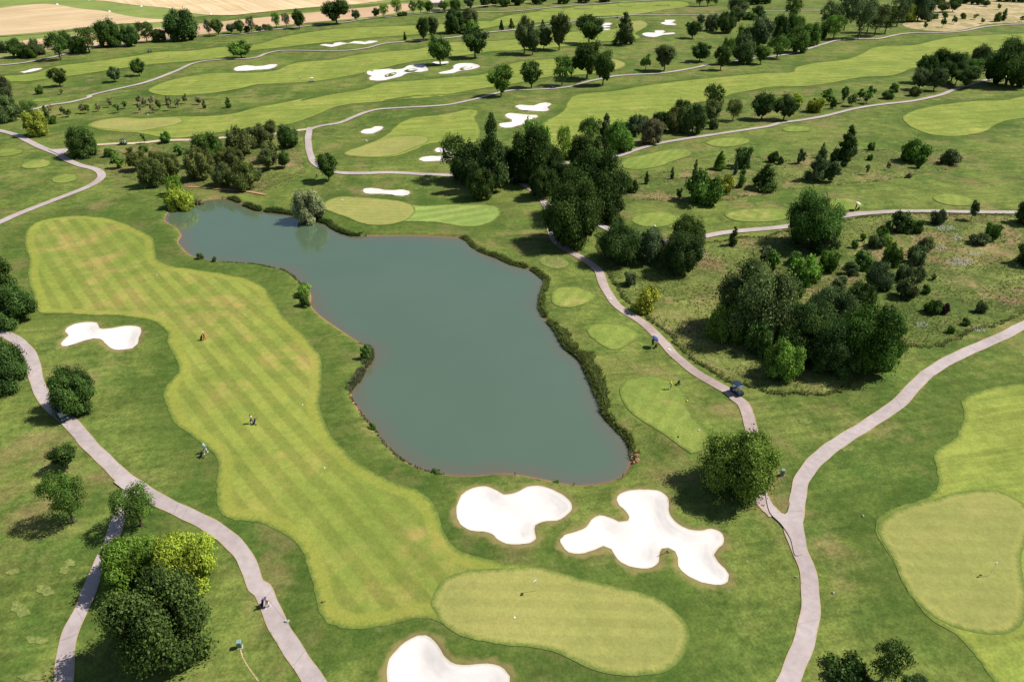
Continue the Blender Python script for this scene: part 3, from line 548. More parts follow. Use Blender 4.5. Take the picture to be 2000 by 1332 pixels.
tufts('long_grass', 'tall grass tufts filling the rough meadows', 'long grass', LG[keep], .24, None, .075, 1.6, 4, MB1)

# ------------------------------------------------------------------ trees: unit crowns (height 1, width 1) of leaf clumps, shared by all trees of a form
def leaf_mat():
    t = NT('foliage', .7, .05)
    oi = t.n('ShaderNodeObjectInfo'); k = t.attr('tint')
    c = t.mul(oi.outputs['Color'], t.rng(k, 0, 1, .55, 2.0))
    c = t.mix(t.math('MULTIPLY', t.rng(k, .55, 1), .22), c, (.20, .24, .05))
    tr = t.n('ShaderNodeBsdfTranslucent'); t.put(tr.inputs[0], t.mul(c, .9))
    mx = t.n('ShaderNodeMixShader'); mx.inputs[0].default_value = .26
    t.put(t.b.inputs['Base Color'], c)
    t.t.links.new(t.b.outputs[0], mx.inputs[1]); t.t.links.new(tr.outputs[0], mx.inputs[2])
    t.t.links.new(mx.outputs[0], t.t.nodes['Material Output'].inputs[0]); return t.m
LEAF = leaf_mat()
BARK = plain('bark', (.13, .10, .075), .9, .1)
def rdir(n, r):
    d = r.normal(size=(n, 3)); return d/np.linalg.norm(d, axis=1)[:, None]
def crown_mesh(name, seed, form, t, n, leaf, lob, core=True, lr=(.15, .24)):
    r = np.random.default_rng(seed); zc, a = (1+t)/2, (1-t)/2
    L = []                                                   # lobes: centre, radius, tint
    for i in range(lob):
        if form == 'cone':
            u = ((i*.618+r.uniform(-.04, .04)) % 1)**1.15; an = r.uniform(0, 6.28); R = ((1-u)**.8*.35+.02)*(1 if i % 3 else .35)
            c = np.array([R*math.cos(an), R*math.sin(an), t+.06+u*(1-t)*.88]); rad = r.uniform(.12, .18)*(1.1-.6*u)
        elif form == 'slim':
            u = (i+.5)/lob; an = r.uniform(0, 6.3); R = .16*math.sin(math.pi*min(1, .25+u*.75))
            c = np.array([R*math.cos(an), R*math.sin(an), t+u*(1-t)*.92]); rad = .30*(1-.65*u**1.5)
        elif form == 'weep':
            d = rdir(1, r)[0]; d[2] = abs(d[2])*1.0-.35; c = np.array([d[0]*.36, d[1]*.36, zc+d[2]*a*.7]); rad = r.uniform(.10, .2)
        else:
            d = rdir(1, r)[0]
            if form in ('oak', 'bush') and d[2] < -.35: d[2] *= -.6
            if d[2] > 0: d = d/(math.hypot(d[0], d[1])**2.4+abs(d[2])**2.4)**(1/2.4)
            else: d = d*np.array([1+.35*d[2], 1+.35*d[2], 1])
            k = r.uniform(.62, 1.05) if i > 5 else .35
            c = np.array([d[0]*.37*k, d[1]*.37*k, zc+d[2]*a*.72*k]); rad = r.uniform(*lr)
        L.append((c, rad, r.uniform(.15, .85)))
    main = (np.array([0, 0, zc]), np.array([.36, .36, a*.78])) if core else None
    V = []; TN = []
    w = np.array([q[1]**2 for q in L]); cnt = r.multinomial(n, w/w.sum())
    vs = 1.0 if form != 'slim' else .8                       # flattened lobes in units of a tree that is taller than wide
    for (c, rad, tn), m in zip(L, cnt):
        d = rdir(m, r); d[:, 2] = np.where(d[:, 2] < -.3, -d[:, 2]*.7, d[:, 2])
        rr = rad*r.uniform(.55, 1.12, m)*(1+.25*np.sin(d[:, 0]*7+seed)*np.sin(d[:, 1]*6+i)*np.sin(d[:, 2]*5))
        P = c+d*rr[:, None]*np.array([1, 1, vs])
        ok = np.ones(m, bool)
        for c2, r2, _ in L:
            if c2 is c: continue
            ok &= ((P-c2)**2).sum(1) > (r2*.62)**2
        P, d = P[ok], d[ok]; m = len(P)
        if form == 'weep': d = d*np.array([1, 1, .4])
        nr = d+.72*rdir(m, r)+np.array([0, 0, .15]); nr /= np.linalg.norm(nr, axis=1)[:, None]
        u = np.cross(nr, rdir(m, r)); u /= np.maximum(np.linalg.norm(u, axis=1), 1e-6)[:, None]; v = np.cross(nr, u)
        s = leaf*r.uniform(.55, 1.35, m)[:, None]; q = s*r.uniform(.5, .95, m)[:, None]
        bend = nr*s*r.uniform(-.3, .1, m)[:, None]
        V.append(np.stack([P-u*s+bend, P-v*q, P+u*s+bend, P+v*q], 1)); TN.append(np.clip(tn+r.normal(0, .18, m), 0, 1))
    V = np.concatenate(V); TN = np.repeat(np.concatenate(TN), 4); nq = len(V)
    V = V.reshape(-1, 3)
    lo, hi = np.percentile(V, 1, axis=0), np.percentile(V, 99, axis=0)
    ce = (lo+hi)/2
    def fit(X):
        X = X.copy(); sx = .5/max(hi[0]-ce[0], hi[1]-ce[1])
        X[:, 0] = (X[:, 0]-ce[0])*sx; X[:, 1] = (X[:, 1]-ce[1])*sx; X[:, 2] = t+(X[:, 2]-lo[2])/(hi[2]-lo[2])*(1-t); return X
    V = fit(V); Fc = [tuple(range(4*i, 4*i+4)) for i in range(nq)]
    if core:                                                  # dense inner foliage: shrunken lobes, tinted dark to paint shade into the gaps
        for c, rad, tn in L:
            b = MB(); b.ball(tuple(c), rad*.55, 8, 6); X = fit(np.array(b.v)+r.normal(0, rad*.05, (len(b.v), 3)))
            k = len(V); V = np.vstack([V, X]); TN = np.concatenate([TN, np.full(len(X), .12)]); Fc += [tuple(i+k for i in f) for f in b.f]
    return mesh(name, V, Fc, LEAF, False, {'tint': TN})
def trunk_mesh(name, seed, t, form):
    r = random.Random(seed); b = MB(); top = .55 if form != 'cone' else .85
    if form == 'slim': top = .7
    wv = [(r.uniform(-.02, .02), r.uniform(-.02, .02)) for _ in range(5)]
    b.tube([(0, 0, -.03), (0, 0, .015), (*wv[0], t*.6), (*wv[1], (t+top)/2), (*wv[2], top)], [.052, .036, .028, .021, .008], 7)
    if form not in ('slim', 'cone'):
        for i in range(6):
            a = i*1.9+r.uniform(-.5, .5); z = r.uniform(max(t*.7, .06), .45); R = r.uniform(.2, .33)
            b.tube([(wv[1][0]*.5, wv[1][1]*.5, z), (R*.5*math.cos(a), R*.5*math.sin(a), z+.12), (R*math.cos(a+.3), R*math.sin(a+.3), z+.27)], [.017, .012, .004], 5)
    else:
        for i in range(5):
            a = i*2.4; z = .2+.1*i; R = .16; b.tube([(0, 0, z), (R*math.cos(a), R*math.sin(a), z+.05)], [.009, .003], 4)
    return mesh(name, b.v, b.f, BARK, True)
#        form   t(crown base) leaves leafsize lobes core variants  footed (base pixel = lower edge of the crown)
KINDS = {
 'O': ('oak', .10, 15000, .016, 56, True, 4, True, 'broadleaf_tree', 'tree'),
 'L': ('loose', .25, 6500, .019, 34, False, 4, False, 'open_crowned_tree', 'tree'),
 'R': ('round', .26, 6500, .021, 34, True, 4, False, 'round_tree', 'tree'),
 'C': ('cone', .07, 7000, .021, 60, True, 3, False, 'conical_tree', 'tree'),
 'B': ('bush', .0, 3200, .030, 22, True, 4, True, 'bush', 'bush'),
 'S': ('slim', .03, 700, .05, 9, True, 2, False, 'slender_tree', 'tree'),
 'W': ('weep', .05, 6000, .02, 36, True, 2, True, 'drooping_tree', 'tree'),
 'T': ('loose', .26, 420, .055, 9, False, 3, False, 'young_tree', 'tree'),
 'Y': ('oak', .08, 11000, .0185, 36, True, 3, True, 'yellow_tree', 'tree'),
 'X': ('loose', .12, 2200, .034, 18, True, 3, False, 'shrub', 'shrub'),
}
CAP = {'O': 1.08, 'Y': 1.05, 'B': 1.15, 'W': 1.0}
PROTO = {}
def proto(k, i, hi=False):
    if (k, i, hi) not in PROTO:
        form, t, n, lf, lob, core, nv, ft, nm, cat = KINDS[k]
        if hi: n, lf = int(n*2.3), lf*.66
        PROTO[(k, i, hi)] = (crown_mesh('crown_'+nm, 100*ord(k)+i, form, t, n, lf, lob, core, (.11, .18) if k in 'LTX' else (.095, .165) if k in 'OYW' else (.11, .2)), trunk_mesh('trunk_'+nm, 7*ord(k)+i, max(t, .05), form))
    return PROTO[(k, i, hi)]
COLR = {'d': (.064, .114, .028), 'm': (.085, .160, .030), 'g': (.120, .225, .036), 'l': (.165, .275, .042), 'y': (.25, .33, .036), 'o': (.118, .150, .045),
        's': (.25, .30, .14), 'b': (.19, .18, .095), 'p': (.06, .024, .044), 'k': (.053, .094, .024), 'e': (.098, .140, .054), 'h': (.26, .31, .04)}
CNAME = {'d': 'dark green', 'm': 'mid-green', 'g': 'fresh green', 'l': 'light green', 'y': 'yellow', 'o': 'olive-green', 's': 'silvery', 'b': 'brownish', 'p': 'purple', 'k': 'blackish green', 'e': 'grey-green', 'h': 'yellow-green'}
KNAME = {'O': 'dense spreading tree', 'L': 'loose-crowned tree', 'R': 'round-crowned tree', 'C': 'conical tree', 'B': 'rounded bush', 'S': 'slim upright tree', 'W': 'drooping tree', 'T': 'thin young tree', 'Y': 'bushy tree', 'X': 'shrub'}
ORD = ['', 'leftmost', 'second from left', 'third from left', 'fourth from left', 'fifth from left', 'sixth from left', 'seventh from left', 'eighth from left', 'ninth from left', 'tenth from left']
ORDR = ['', 'rightmost', 'second from right', 'third from right', 'fourth from right', 'fifth from right', 'sixth from right', 'seventh from right', 'eighth from right', 'ninth from right', 'tenth from right']
def solve(k, bx, by, ty, wp, capk=1.0):
    """pixels of foot, top and width -> ground point, crown width and height in metres"""
    form, t, foot = KINDS[k][0], KINDS[k][1], KINDS[k][7]
    b_, h_ = 1.0, 1.0; cy = by
    for _ in range(4):
        al = math.atan((cy-666)/F); ph = al+TH; R = H/math.sin(ph)
        Kv = F/(R*math.cos(al)**2); Kh = F/(R*math.cos(al)); b_ = wp/Kh/2; Tm = (by-ty)/Kv
        if foot:
            a2 = (Tm/2)**2-(b_*math.sin(ph))**2; a = max(math.sqrt(max(a2, 0))/math.cos(ph), .42*b_)
            h_ = 2*a/(1-t); cap = CAP.get(k, 9)*capk*2*b_
            if h_ > cap:                                     # the lower edge was shade, not crown: keep the top where it is
                h_ = cap; a = h_*(1-t)/2; zc = t*h_+a
                cy = ty+(zc*math.cos(ph)+math.sqrt((a*math.cos(ph))**2+(b_*math.sin(ph))**2))*Kv; continue
            zc = t*h_+a; s = math.sqrt((a*math.cos(ph))**2+(b_*math.sin(ph))**2)
            cy = by-max(0, (s-zc*math.cos(ph)))*Kv
        else:
            lo, hi = .3, 60.0
            for _ in range(40):
                m = (lo+hi)/2; a = m*(1-t)/2; zc = m*(1+t)/2
                if zc*math.cos(ph)+math.sqrt((a*math.cos(ph))**2+(b_*math.sin(ph))**2) > Tm: hi = m
                else: lo = m
            h_ = max(lo, .7*b_)
    return (bx, cy), 2*b_, h_
TREES = '''#in the clump inside the lower left path fork|trees in the lower left clump
Y y 366 1150 1030 122; Y g 262 1150 1038 118; O d 334 1315 1112 176
#beside the lower left side path|single trees on the lower left lawn
L m 277 1027 942 80; L m 145 1020 926 74; R d 134 915 866 50
#standing over the parked cart at the left path|
O d 152 806 722 86
#at the left edge beside the path|trees cut off by the left edge
O d 4 757 665 104; O d 18 634 556 106; O k -6 560 496 66
#casting its shade on the many-lobed bunker|
O l 1434 966 836 142
#at the bottom right corner|trees at the bottom right corner
L k 1722 1328 1248 66; B k 1652 1346 1294 84; B k 1788 1352 1322 44
#at the right edge near the path end|trees cut off by the right edge
O k 2004 452 392 44; B k 2004 518 480 44
#in the tall dark copse left of the path|dark trees beyond the pond, left part
L d 889 351 264 60; C d 962 372 234 64; O d 925 392 283 68; O d 979 386 288 60; O k 940 398 330 54; O k 908 374 300 52; O k 957 368 285 54
#in the dark copse where the paths meet|dark trees beyond the pond, middle part
O k 1048 362 252 94; O k 1096 374 318 52; O k 1018 376 308 46; B l 1047 300 240 52; O k 1060 384 332 56; L l 1100 309 248 30; O k 1141 350 268 66
#among the huge dark trees over the shaded path|huge dark trees over the path
O k 1154 424 302 116; O k 1186 446 366 60; O d 1116 484 362 110
#in the group between pond path and tees|dark trees between path and tees
O d 1207 556 432 80; O e 1262 558 446 62; O d 1335 505 427 76; O d 1328 549 452 78; B e 1230 560 532 24
#in the big dark thicket, back row|dark thicket right of the path, back row
O o 1462 648 515 138; B m 1552 516 490 30; B g 1568 552 505 62; B d 1550 580 547 38; O m 1520 612 545 70; X e 1636 572 538 34
#in the big dark thicket, front row|dark thicket right of the path, front row
W l 1415 660 594 76; B d 1478 692 636 52; Y h 1503 690 606 52; O l 1524 756 668 70; O d 1565 708 606 100; B e 1603 724 682 40; O d 1622 740 628 96; O m 1680 756 602 122
#in the big dark thicket, middle row|dark thicket right of the path, middle row
O d 1576 668 585 90; O e 1612 646 560 92; O k 1676 624 550 54; O d 1655 690 610 80
#standing alone above the thicket, beside the tee path|
O m 1581 478 380 100
#pressed against the front of the big solitary tree|
B e 1610 494 446 50
#in front of the big solitary tree|shrubs below the big solitary tree
B m 1615 530 489 38; X m 1505 530 490 26; X e 1495 512 482 28; S d 1430 480 444 18
#on the meadow just below the tee path|shrubs under the tee path
X m 1684 470 456 12; B e 1710 484 458 30; B m 1722 466 442 24; X e 1732 452 431 18; B l 1731 479 459 24; B d 1758 453 414 40; B m 1788 454 429 27
#under the right end of the tee path|shrubs under the right end of the tee path
B m 1812 483 462 22; B e 1829 438 411 28; T e 1896 430 393 15; B e 1908 478 454 34; B m 1934 477 436 30
#in the upper meadow scrub|shrubs in the upper meadow scrub
B m 1668 488 470 14; B m 1683 529 491 34; B e 1662 538 511 28; B m 1738 524 479 36; B e 1785 516 481 36; B e 1806 489 464 30
#in the middle meadow scrub|shrubs in the middle meadow scrub
O e 1713 574 515 48; B e 1763 549 517 30; B e 1787 549 521 34; B e 1767 584 539 40; B m 1806 575 557 16; X m 1822 547 536 12
#in the lower meadow scrub by the wide path|shrubs in the lower meadow scrub
B e 1731 628 595 26; B m 1752 654 625 30; B m 1818 613 585 30; B p 1841 613 593 20; B m 1855 651 637 14; B m 1884 636 621 16; B e 1913 623 589 20
#at the meadow's edge beside the pond path|
B h 1259 610 561 46
#at the left end of the rough strip|shrubs at the left end of the rough strip
B d 1232 376 348 29; S k 1262 360 336 10; S k 1312 350 327 9; X m 1325 387 368 11; S e 1356 347 313 11
#in the bright pair in the rough strip|bright bushes in the rough strip
B g 1375 398 337 68; B h 1410 378 341 36
#in the middle of the rough strip|shrubs in the middle of the rough strip
C g 1405 331 297 27; S e 1435 342 315 9; S m 1447 366 324 20; B d 1448 330 289 34; C d 1493 369 322 56; B d 1508 323 296 19; B d 1523 327 307 13
#round the tall conical tree in the rough strip|shrubs round the tall conical tree
X e 1561 320 292 17; C e 1592 353 291 44; S k 1603 309 280 10; X e 1623 356 317 28; C d 1645 320 249 48; T e 1691 342 321 8; B m 1698 314 302 11; B m 1700 302 279 13
#at the right end of the rough strip|shrubs at the right end of the rough strip
T b 1733 333 317 7; B k 1768 318 291 20; B g 1783 317 271 50; X m 1795 329 304 20; B b 1775 348 338 12; B e 1854 322 292 38
#at the left of the hedge below the bright fairway|hedge trees below the bright fairway, left
B h 1108 312 294 17; L m 1150 283 231 42; C e 1180 282 225 34; B b 1187 300 274 20; O g 1208 294 241 52; O e 1235 290 227 36; O e 1252 274 226 28
#at the right of the hedge below the bright fairway|hedge trees below the bright fairway, right
O b 1271 280 234 44; O d 1289 272 219 34; O o 1318 268 211 44; O d 1331 254 196 36; O d 1352 264 205 52
#right of the hedge, near the path|trees right of the hedge
L d 1388 230 167 38; R o 1387 240 196 38; B e 1393 256 232 18; L o 1431 236 196 35; R d 1487 234 181 46; R k 1530 235 187 46; X h 1553 214 183 24; B h 1592 219 192 32
#among the young trees beside the right path, left part|young trees beside the right path, left
T m 1612 198 173 19; T m 1618 205 185 15; X m 1625 213 191 12; T m 1646 202 171 17; T m 1662 208 185 20; T m 1680 196 175 17
#among the young trees beside the right path, right part|young trees beside the right path, right
T m 1692 203 181 16; T m 1700 190 169 17; B m 1733 194 175 23; B d 1745 181 164 18; B o 1786 188 169 23
#in the rounded grove on the bright fairway's edge|rounded grove at the right
R d 1803 162 110 38; R d 1833 152 97 40; R d 1857 160 105 44; R e 1794 176 136 33; R e 1823 178 134 34; R d 1885 172 133 44; R d 1841 166 123 32; R d 1866 165 119 28
#beside the huge oak at the right edge|trees round the huge oak at the right
O e 1910 142 90 38; L m 1897 152 117 38; O k 1962 168 90 92; O k 2006 156 85 44
#in the left half of the far wooded bank|wooded bank, left half
R d 1407 137 91 32; L m 1418 126 76 24; O e 1448 128 71 48; R m 1485 126 89 30; R e 1479 104 34 46; R d 1450 104 53 32; R d 1515 100 32 30
#in the middle of the far wooded bank|wooded bank, middle
L m 1517 115 71 44; O m 1546 100 31 40; O m 1554 106 54 44; O m 1580 97 47 38; B d 1603 86 47 24; L g 1627 78 32 38; L e 1616 64 4 42; L m 1545 44 -5 32
#in the right half of the far wooded bank|wooded bank, right half
L e 1648 60 -12 38; L e 1676 75 -3 48; L d 1693 64 9 36; L e 1708 70 11 40; L d 1728 66 17 36; L e 1751 52 -3 38; Y y 1770 54 12 29; O e 1791 42 -5 48; R e 1840 25 4 22; R d 1860 24 -1 23
#on the dry corner ground, near row|shrubs on the dry corner ground, near row
T m 1806 58 43 8; T m 1840 54 34 10; B m 1823 38 26 17; B m 1845 35 25 11; T m 1862 48 31 10; B m 1880 38 26 11
#on the dry corner ground, right end|shrubs on the dry corner ground, right end
T m 1904 39 28 9; T m 1918 47 36 8; B m 1947 43 25 15; S e 1958 41 18 12; T m 1995 43 31 8; T m 1950 20 8 8; R d 1925 14 1 15
#along the top edge above the dry ground|trees along the top edge, right
O d 1828 10 -8 26; O d 1880 8 -9 30; O d 1908 10 -6 24; O d 1960 4 -12 30; O d 1990 5 -12 30
#in the far group beside the brown mounds|far trees beside the brown mounds
R e 1368 49 29 16; O e 1389 62 29 28; O d 1417 62 24 36; R e 1437 52 13 28; R e 1439 36 -8 40; B m 1463 39 25 28; B d 1481 34 12 29
#at the top edge right of the pale far tees|trees at the top edge, middle
L d 1366 13 -14 24; L d 1382 13 -14 22; L d 1398 12 -10 14; O d 1470 9 -9 32; O d 1494 8 -9 22
#alone left of the far group, near two bunkers|
R d 1352 76 43 33
#in the trio left of the three slim bunkers|far fairway trees left of the slim bunkers
R e 1024 105 34 38; R e 1040 108 60 28; R e 1062 97 53 32; R e 1092 99 30 40
#flanking the three slim bunkers|trees flanking the slim bunkers
R d 1150 86 32 52; C e 1218 88 28 44
#in the oak group astride the pale path|trees astride the pale path
R d 1038 172 121 46; L m 1098 167 112 40; R m 1116 151 112 26; R d 1146 154 82 52; R d 1177 166 101 42
#on the lawn between path and far bunkers|small trees on the lawn right of the oak group
T g 1261 137 107 21; R e 1297 139 88 40; R d 1366 121 84 39
#in the far pair groups beyond the wavy bunker|far trees right of the wavy bunker
S k 791 79 63 7; R d 828 82 36 28; R e 846 78 33 26; O d 888 74 20 40; O e 916 69 19 36; B g 919 66 40 32
#beside the white bunkers of the middle fairway|single trees beside the middle bunkers
R m 860 127 74 46; R d 928 113 56 50; R g 979 188 129 50
#on the far slope between two oak groups|small conifers on the far slope
C d 980 60 40 10; C d 999 56 37 12; C e 1060 53 39 10
#at the left end of the far hedge row|far hedge row, left end
B d 2 110 83 18; B e 15 111 81 20; O d 40 113 81 36; O d 61 114 91 28; O e 75 108 78 27; L d 119 118 66 40; O d 130 106 63 30
#in the left middle of the far hedge row|far hedge row, left middle
O d 155 104 75 30; L d 176 104 56 42; O d 218 92 46 46; O d 258 90 51 36; L d 288 84 44 36; O e 312 82 60 28
#in the middle of the far hedge row|far hedge row, middle
O d 358 80 27 61; L e 409 70 39 16; R d 427 70 39 26; R e 452 66 47 17; R e 470 67 40 21; L e 492 65 33 17; B d 484 67 51 12
#right of centre in the far hedge row|far hedge row, right of centre
B d 506 62 50 14; B d 523 60 48 20; L g 541 56 26 18; L b 560 54 27 18; R d 585 57 20 24; R d 658 48 1 52; R e 696 41 20 16
#near the farmhouse end of the far hedge row|far hedge row, farmhouse end
R d 735 35 16 15; L l 750 35 9 20; L l 776 32 -3 21; B k 781 33 24 11; B k 790 32 23 11; L m 807 28 3 18; L m 822 27 1 17; R m 838 26 3 18; L m 868 25 3 24; O m 890 22 2 22
#along the top edge right of the farmhouse|top edge trees right of the farmhouse
R e 918 20 -8 22; O d 948 15 -9 20; O d 966 14 -9 18; O d 985 13 -9 20; O d 1012 11 -10 24; O d 1052 9 -12 30; O d 1100 8 -12 26; O d 1140 6 -12 28; O d 1180 5 -12 26
#on the rough below the far left fairway|single trees below the far left fairway
R d 118 169 134 33; R e 226 161 131 26; R d 273 149 116 26; O e 8 192 154 40; B m 78 190 168 14; T m 121 185 174 7
#alone on the far path's edge, below the hedge row|
R g 472 114 80 44
#round the yellow-green tree at the left edge|trees at the left edge beyond the path
O e 18 237 193 46; L m 60 226 197 32; Y h 77 264 219 44; S d 93 231 207 13; T b 101 221 205 10; B m 104 242 226 18; T e 124 224 208 10; T o 134 229 214 15
#at the path fork on the left|
O d 167 310 249 54
#in the left part of the sapling rows|sapling rows, left part
T b 163 222 203 11; T m 173 222 203 11; T b 194 218 203 11; T b 218 210 191 10; T o 231 221 203 11; T m 244 213 198 11
#in the middle of the sapling rows|sapling rows, middle part
T b 273 205 186 11; T b 275 221 201 9; T b 284 209 192 10; T b 298 205 189 12; T b 300 221 203 11; T o 312 215 195 11; T b 330 205 187 11; T b 332 217 198 10
#in the right part of the sapling rows|sapling rows, right part
T b 349 211 192 11; T b 363 203 184 10; T b 389 205 190 11; S d 400 212 195 8; S d 447 211 191 12
#in the left olive group above the pond|olive-green trees, left group
R o 272 333 295 38; O o 302 368 311 50; O o 332 350 302 46; O o 308 328 296 30
#in the middle olive group above the pond|olive-green trees, middle group
O o 394 355 291 56; O m 413 318 261 58; O o 438 366 319 42; O o 437 326 295 32; O o 462 332 290 40; O o 480 370 317 50; R e 503 352 329 22
#in the right olive group by the path bend|olive-green trees, right group
O o 475 302 253 52; R o 513 286 244 38; R o 530 282 237 32; R o 530 316 277 36; R o 526 332 292 40; R d 557 328 296 26; O d 565 306 246 40; B e 486 274 249 14
#among the scattered shrubs by the sandy path|shrubs by the sandy path
B m 216 307 289 22; X m 232 329 302 24; B m 282 298 283 19; X o 255 300 288 15; B g 325 290 257 20; X m 351 304 283 19; T m 283 281 261 8
#at the far pond bank, left corner|bushes at the far left pond corner
Y h 355 408 359 46; B g 343 390 345 32; B b 386 397 382 22
#alone with its shadow beside the dropping path|
R d 643 353 301 43
#leaning over the far pond bank beside the oval green|
O s 606 434 367 60
#on the left pond bank|bushes on the left pond bank
B d 392 506 494 13; B d 419 511 502 9; B g 594 579 555 30; B d 597 599 576 21; X m 717 699 673 22; B m 727 836 822 15; B d 850 925 913 20
#at the near pond edge between two posts|
B d 1086 942 933 13'''
SPEC = []
for blk in TREES.strip().split('#')[1:]:
    head, *rows = blk.strip().split('\n'); ph, grp = head.split('|')
    E = []
    for row in rows:
        for it in row.split(';'):
            it = it.split()
            if it: E.append((it[0], it[1], *map(float, it[2:6])))
    SPEC.append((ph.strip(), grp.strip(), E))
FLAT = [(ph, grp, E, e) for ph, grp, E in SPEC for e in E]
SOL = [solve(e[0], *e[2:5], e[5]*.96, 1.02 if 'copse' in ph or 'huge dark' in ph else 1.0) for ph, _, _, e in FLAT]
GPT = bp([s[0] for s in SOL]); GZ = height(GPT)
NTREE = {}
for (ph, grp, E, e), (c, wd, hh), gp, gz in zip(FLAT, SOL, GPT, GZ):
    k, colr = e[0], e[1]; n = len(E); xs = sorted(q[2] for q in E); i = xs.index(e[2]); same = [q for q in E if q[2] == e[2]]
    form, t, nl, lf, lob, core, nv, ft, nm, cat = KINDS[k]
    if n == 1: where = ph
    else:
        o = ORD[i+1] if i < (n+1)//2 else ORDR[n-i]
        if len(same) > 1: o += ', upper' if e[3] == min(q[3] for q in same) else ', lower'
        where = o+' '+ph
    label = f"{CNAME[colr]} {KNAME[k]}, {where}"
    if len(label.split()) > 16: label = f"{CNAME[colr]} {KNAME[k].split()[-1]}, {where}"
    if len(label.split()) > 16: print('LONG', len(label.split()), label)
    if colr == 'y': nm_ = 'yellow_tree' if k != 'B' else 'yellow_bush'
    elif colr == 's': nm_ = 'willow_tree'
    else: nm_ = nm if nm != 'yellow_tree' else 'broadleaf_tree'
    NTREE[k] = NTREE.get(k, -1)+1; v = (NTREE[k]*5+int(e[2])) % nv
    cm, tm = proto(k, v, e[5] > 72 and k in 'OLYW')
    root = empty(nm_, (gp[0], gp[1], gz), RNG.uniform(0, 6.28), (wd, wd, hh))
    tag(root, label, cat, grp if n > 1 else None)
    cr = link('crown', cm, root); base = np.array(COLR[colr])*RNG.uniform(.85, 1.18)*np.array([RNG.uniform(.9, 1.12), 1, RNG.uniform(.85, 1.15)])
    cr.color = (*base, 1)
    tr = link('trunk', tm, root)

# ------------------------------------------------------------------ plants along the pond bank
def bank_pts(px, n, w0, w1):
    c = spline(bp(px, WATER_Z), False, .5); i = RNG.integers(0, len(c), n); f = i/len(c)
    p = c[i]+RNG.normal(0, 1, (n, 2))*np.where(RNG.uniform(size=n) < .7, .5, 1.0)[:, None]*w1
    d = sdist(p, POND, 6); lim = w0+(w1-w0)*np.sin(np.pi*f)
    gap = np.sin(p[:, 0]*.9+np.sin(p[:, 1]*.7)*1.5)*np.sin(p[:, 1]*.55+1)
    return p[(d > -.12) & (d < lim*RNG.uniform(.5, 1.1, len(d))*(.8+.45*gap)) & (gap > -.82)]
RE1 = blade_mat('bank_blades', (.10, .155, .034), (.34, .30, .15), (.19, .25, .06))
RE2 = blade_mat('dark_bank_blades', (.06, .11, .028), (.20, .20, .08), (.12, .18, .045))
RE3 = blade_mat('pale_reed_blades', (.12, .15, .06), (.36, .29, .17), (.20, .22, .11))
right_px = T('905,467 922,482 945,495 970,504')+Z(*O4, '0,225 130,260 230,330 250,355 225,430 205,540 250,640 340,740 400,850 520,950 570,1050 640,1200 690,1332')+Z(*S4, '420,50 450,100 510,160 545,210 555,255')
tufts('reed_bank', 'thick green reeds along the right bank of the pond', 'reeds', bank_pts(right_px, 9000, .9, 1.5), .42, None, .10, 1.2, 5, RE1)
wide_px = Z(*O4, '340,740 400,850 520,950 570,1050 640,1200 690,1332')
tufts('reed_bank', 'widest stretch of reeds bulging from the right pond bank', 'reeds', bank_pts(wide_px, 6000, .9, 2.9), .55, None, .11, 1.2, 5, RE1)
tufts('reed_bank', 'dark low bank plants at the far end of the pond', 'reeds', bank_pts(T('455,389 470,396 492,407 510,412 540,415 570,420 600,428 625,434 637,437 650,446 670,456 692,461'), 5000, .8, 1.5), .65, None, .15, 1.0, 5, RE2)
tufts('reed_bank', 'thin fringe of weeds on the left pond bank', 'reeds', bank_pts(Z(*N4, '-220,200 0,220 100,240 200,262 280,308 350,375'), 900, .5, .7), .40, None, .09, .6, 5, RE1)
tufts('reed_bank', 'pale reeds on the left pond bank by the water', 'reeds', bank_pts(Z(*N4, '740,1165 790,1115 840,1020 885,960 880,870'), 1500, .8, 1.4), .6, None, .08, 1.0, 5, RE3)
tufts('reed_bank', 'sparse weeds along the near left pond bank', 'reeds', bank_pts(Z(*R4, '455,0 500,70 560,140 610,210 680,275 770,325 870,350'), 450, .4, .6), .3, None, .07, .6, 5, RE3)
fl = []
for cx, cy, rx, ry, n in [(1845, 447, 18, 5, 130), (1875, 514, 26, 8, 190), (1838, 487, 12, 4, 60), (1870, 466, 10, 4, 40), (1905, 497, 14, 4, 40), (1370, 500, 10, 6, 40), (1800, 636, 12, 5, 30), (1912, 645, 12, 4, 30), (1900, 470, 40, 30, 60)]:
    a = RNG.uniform(0, 6.28, n); r = np.sqrt(RNG.uniform(0, 1, n)); fl.append(np.stack([cx+rx*r*np.cos(a), cy+ry*r*np.sin(a)], 1))
WF = blade_mat('white_petals', (.62, .62, .55), (.75, .75, .70), (.68, .68, .6))
tufts('wildflowers', 'white wildflowers scattered over the right meadow', 'wildflowers', bp(np.vstack(fl)), .5, None, .045, 1.2, 2, WF)
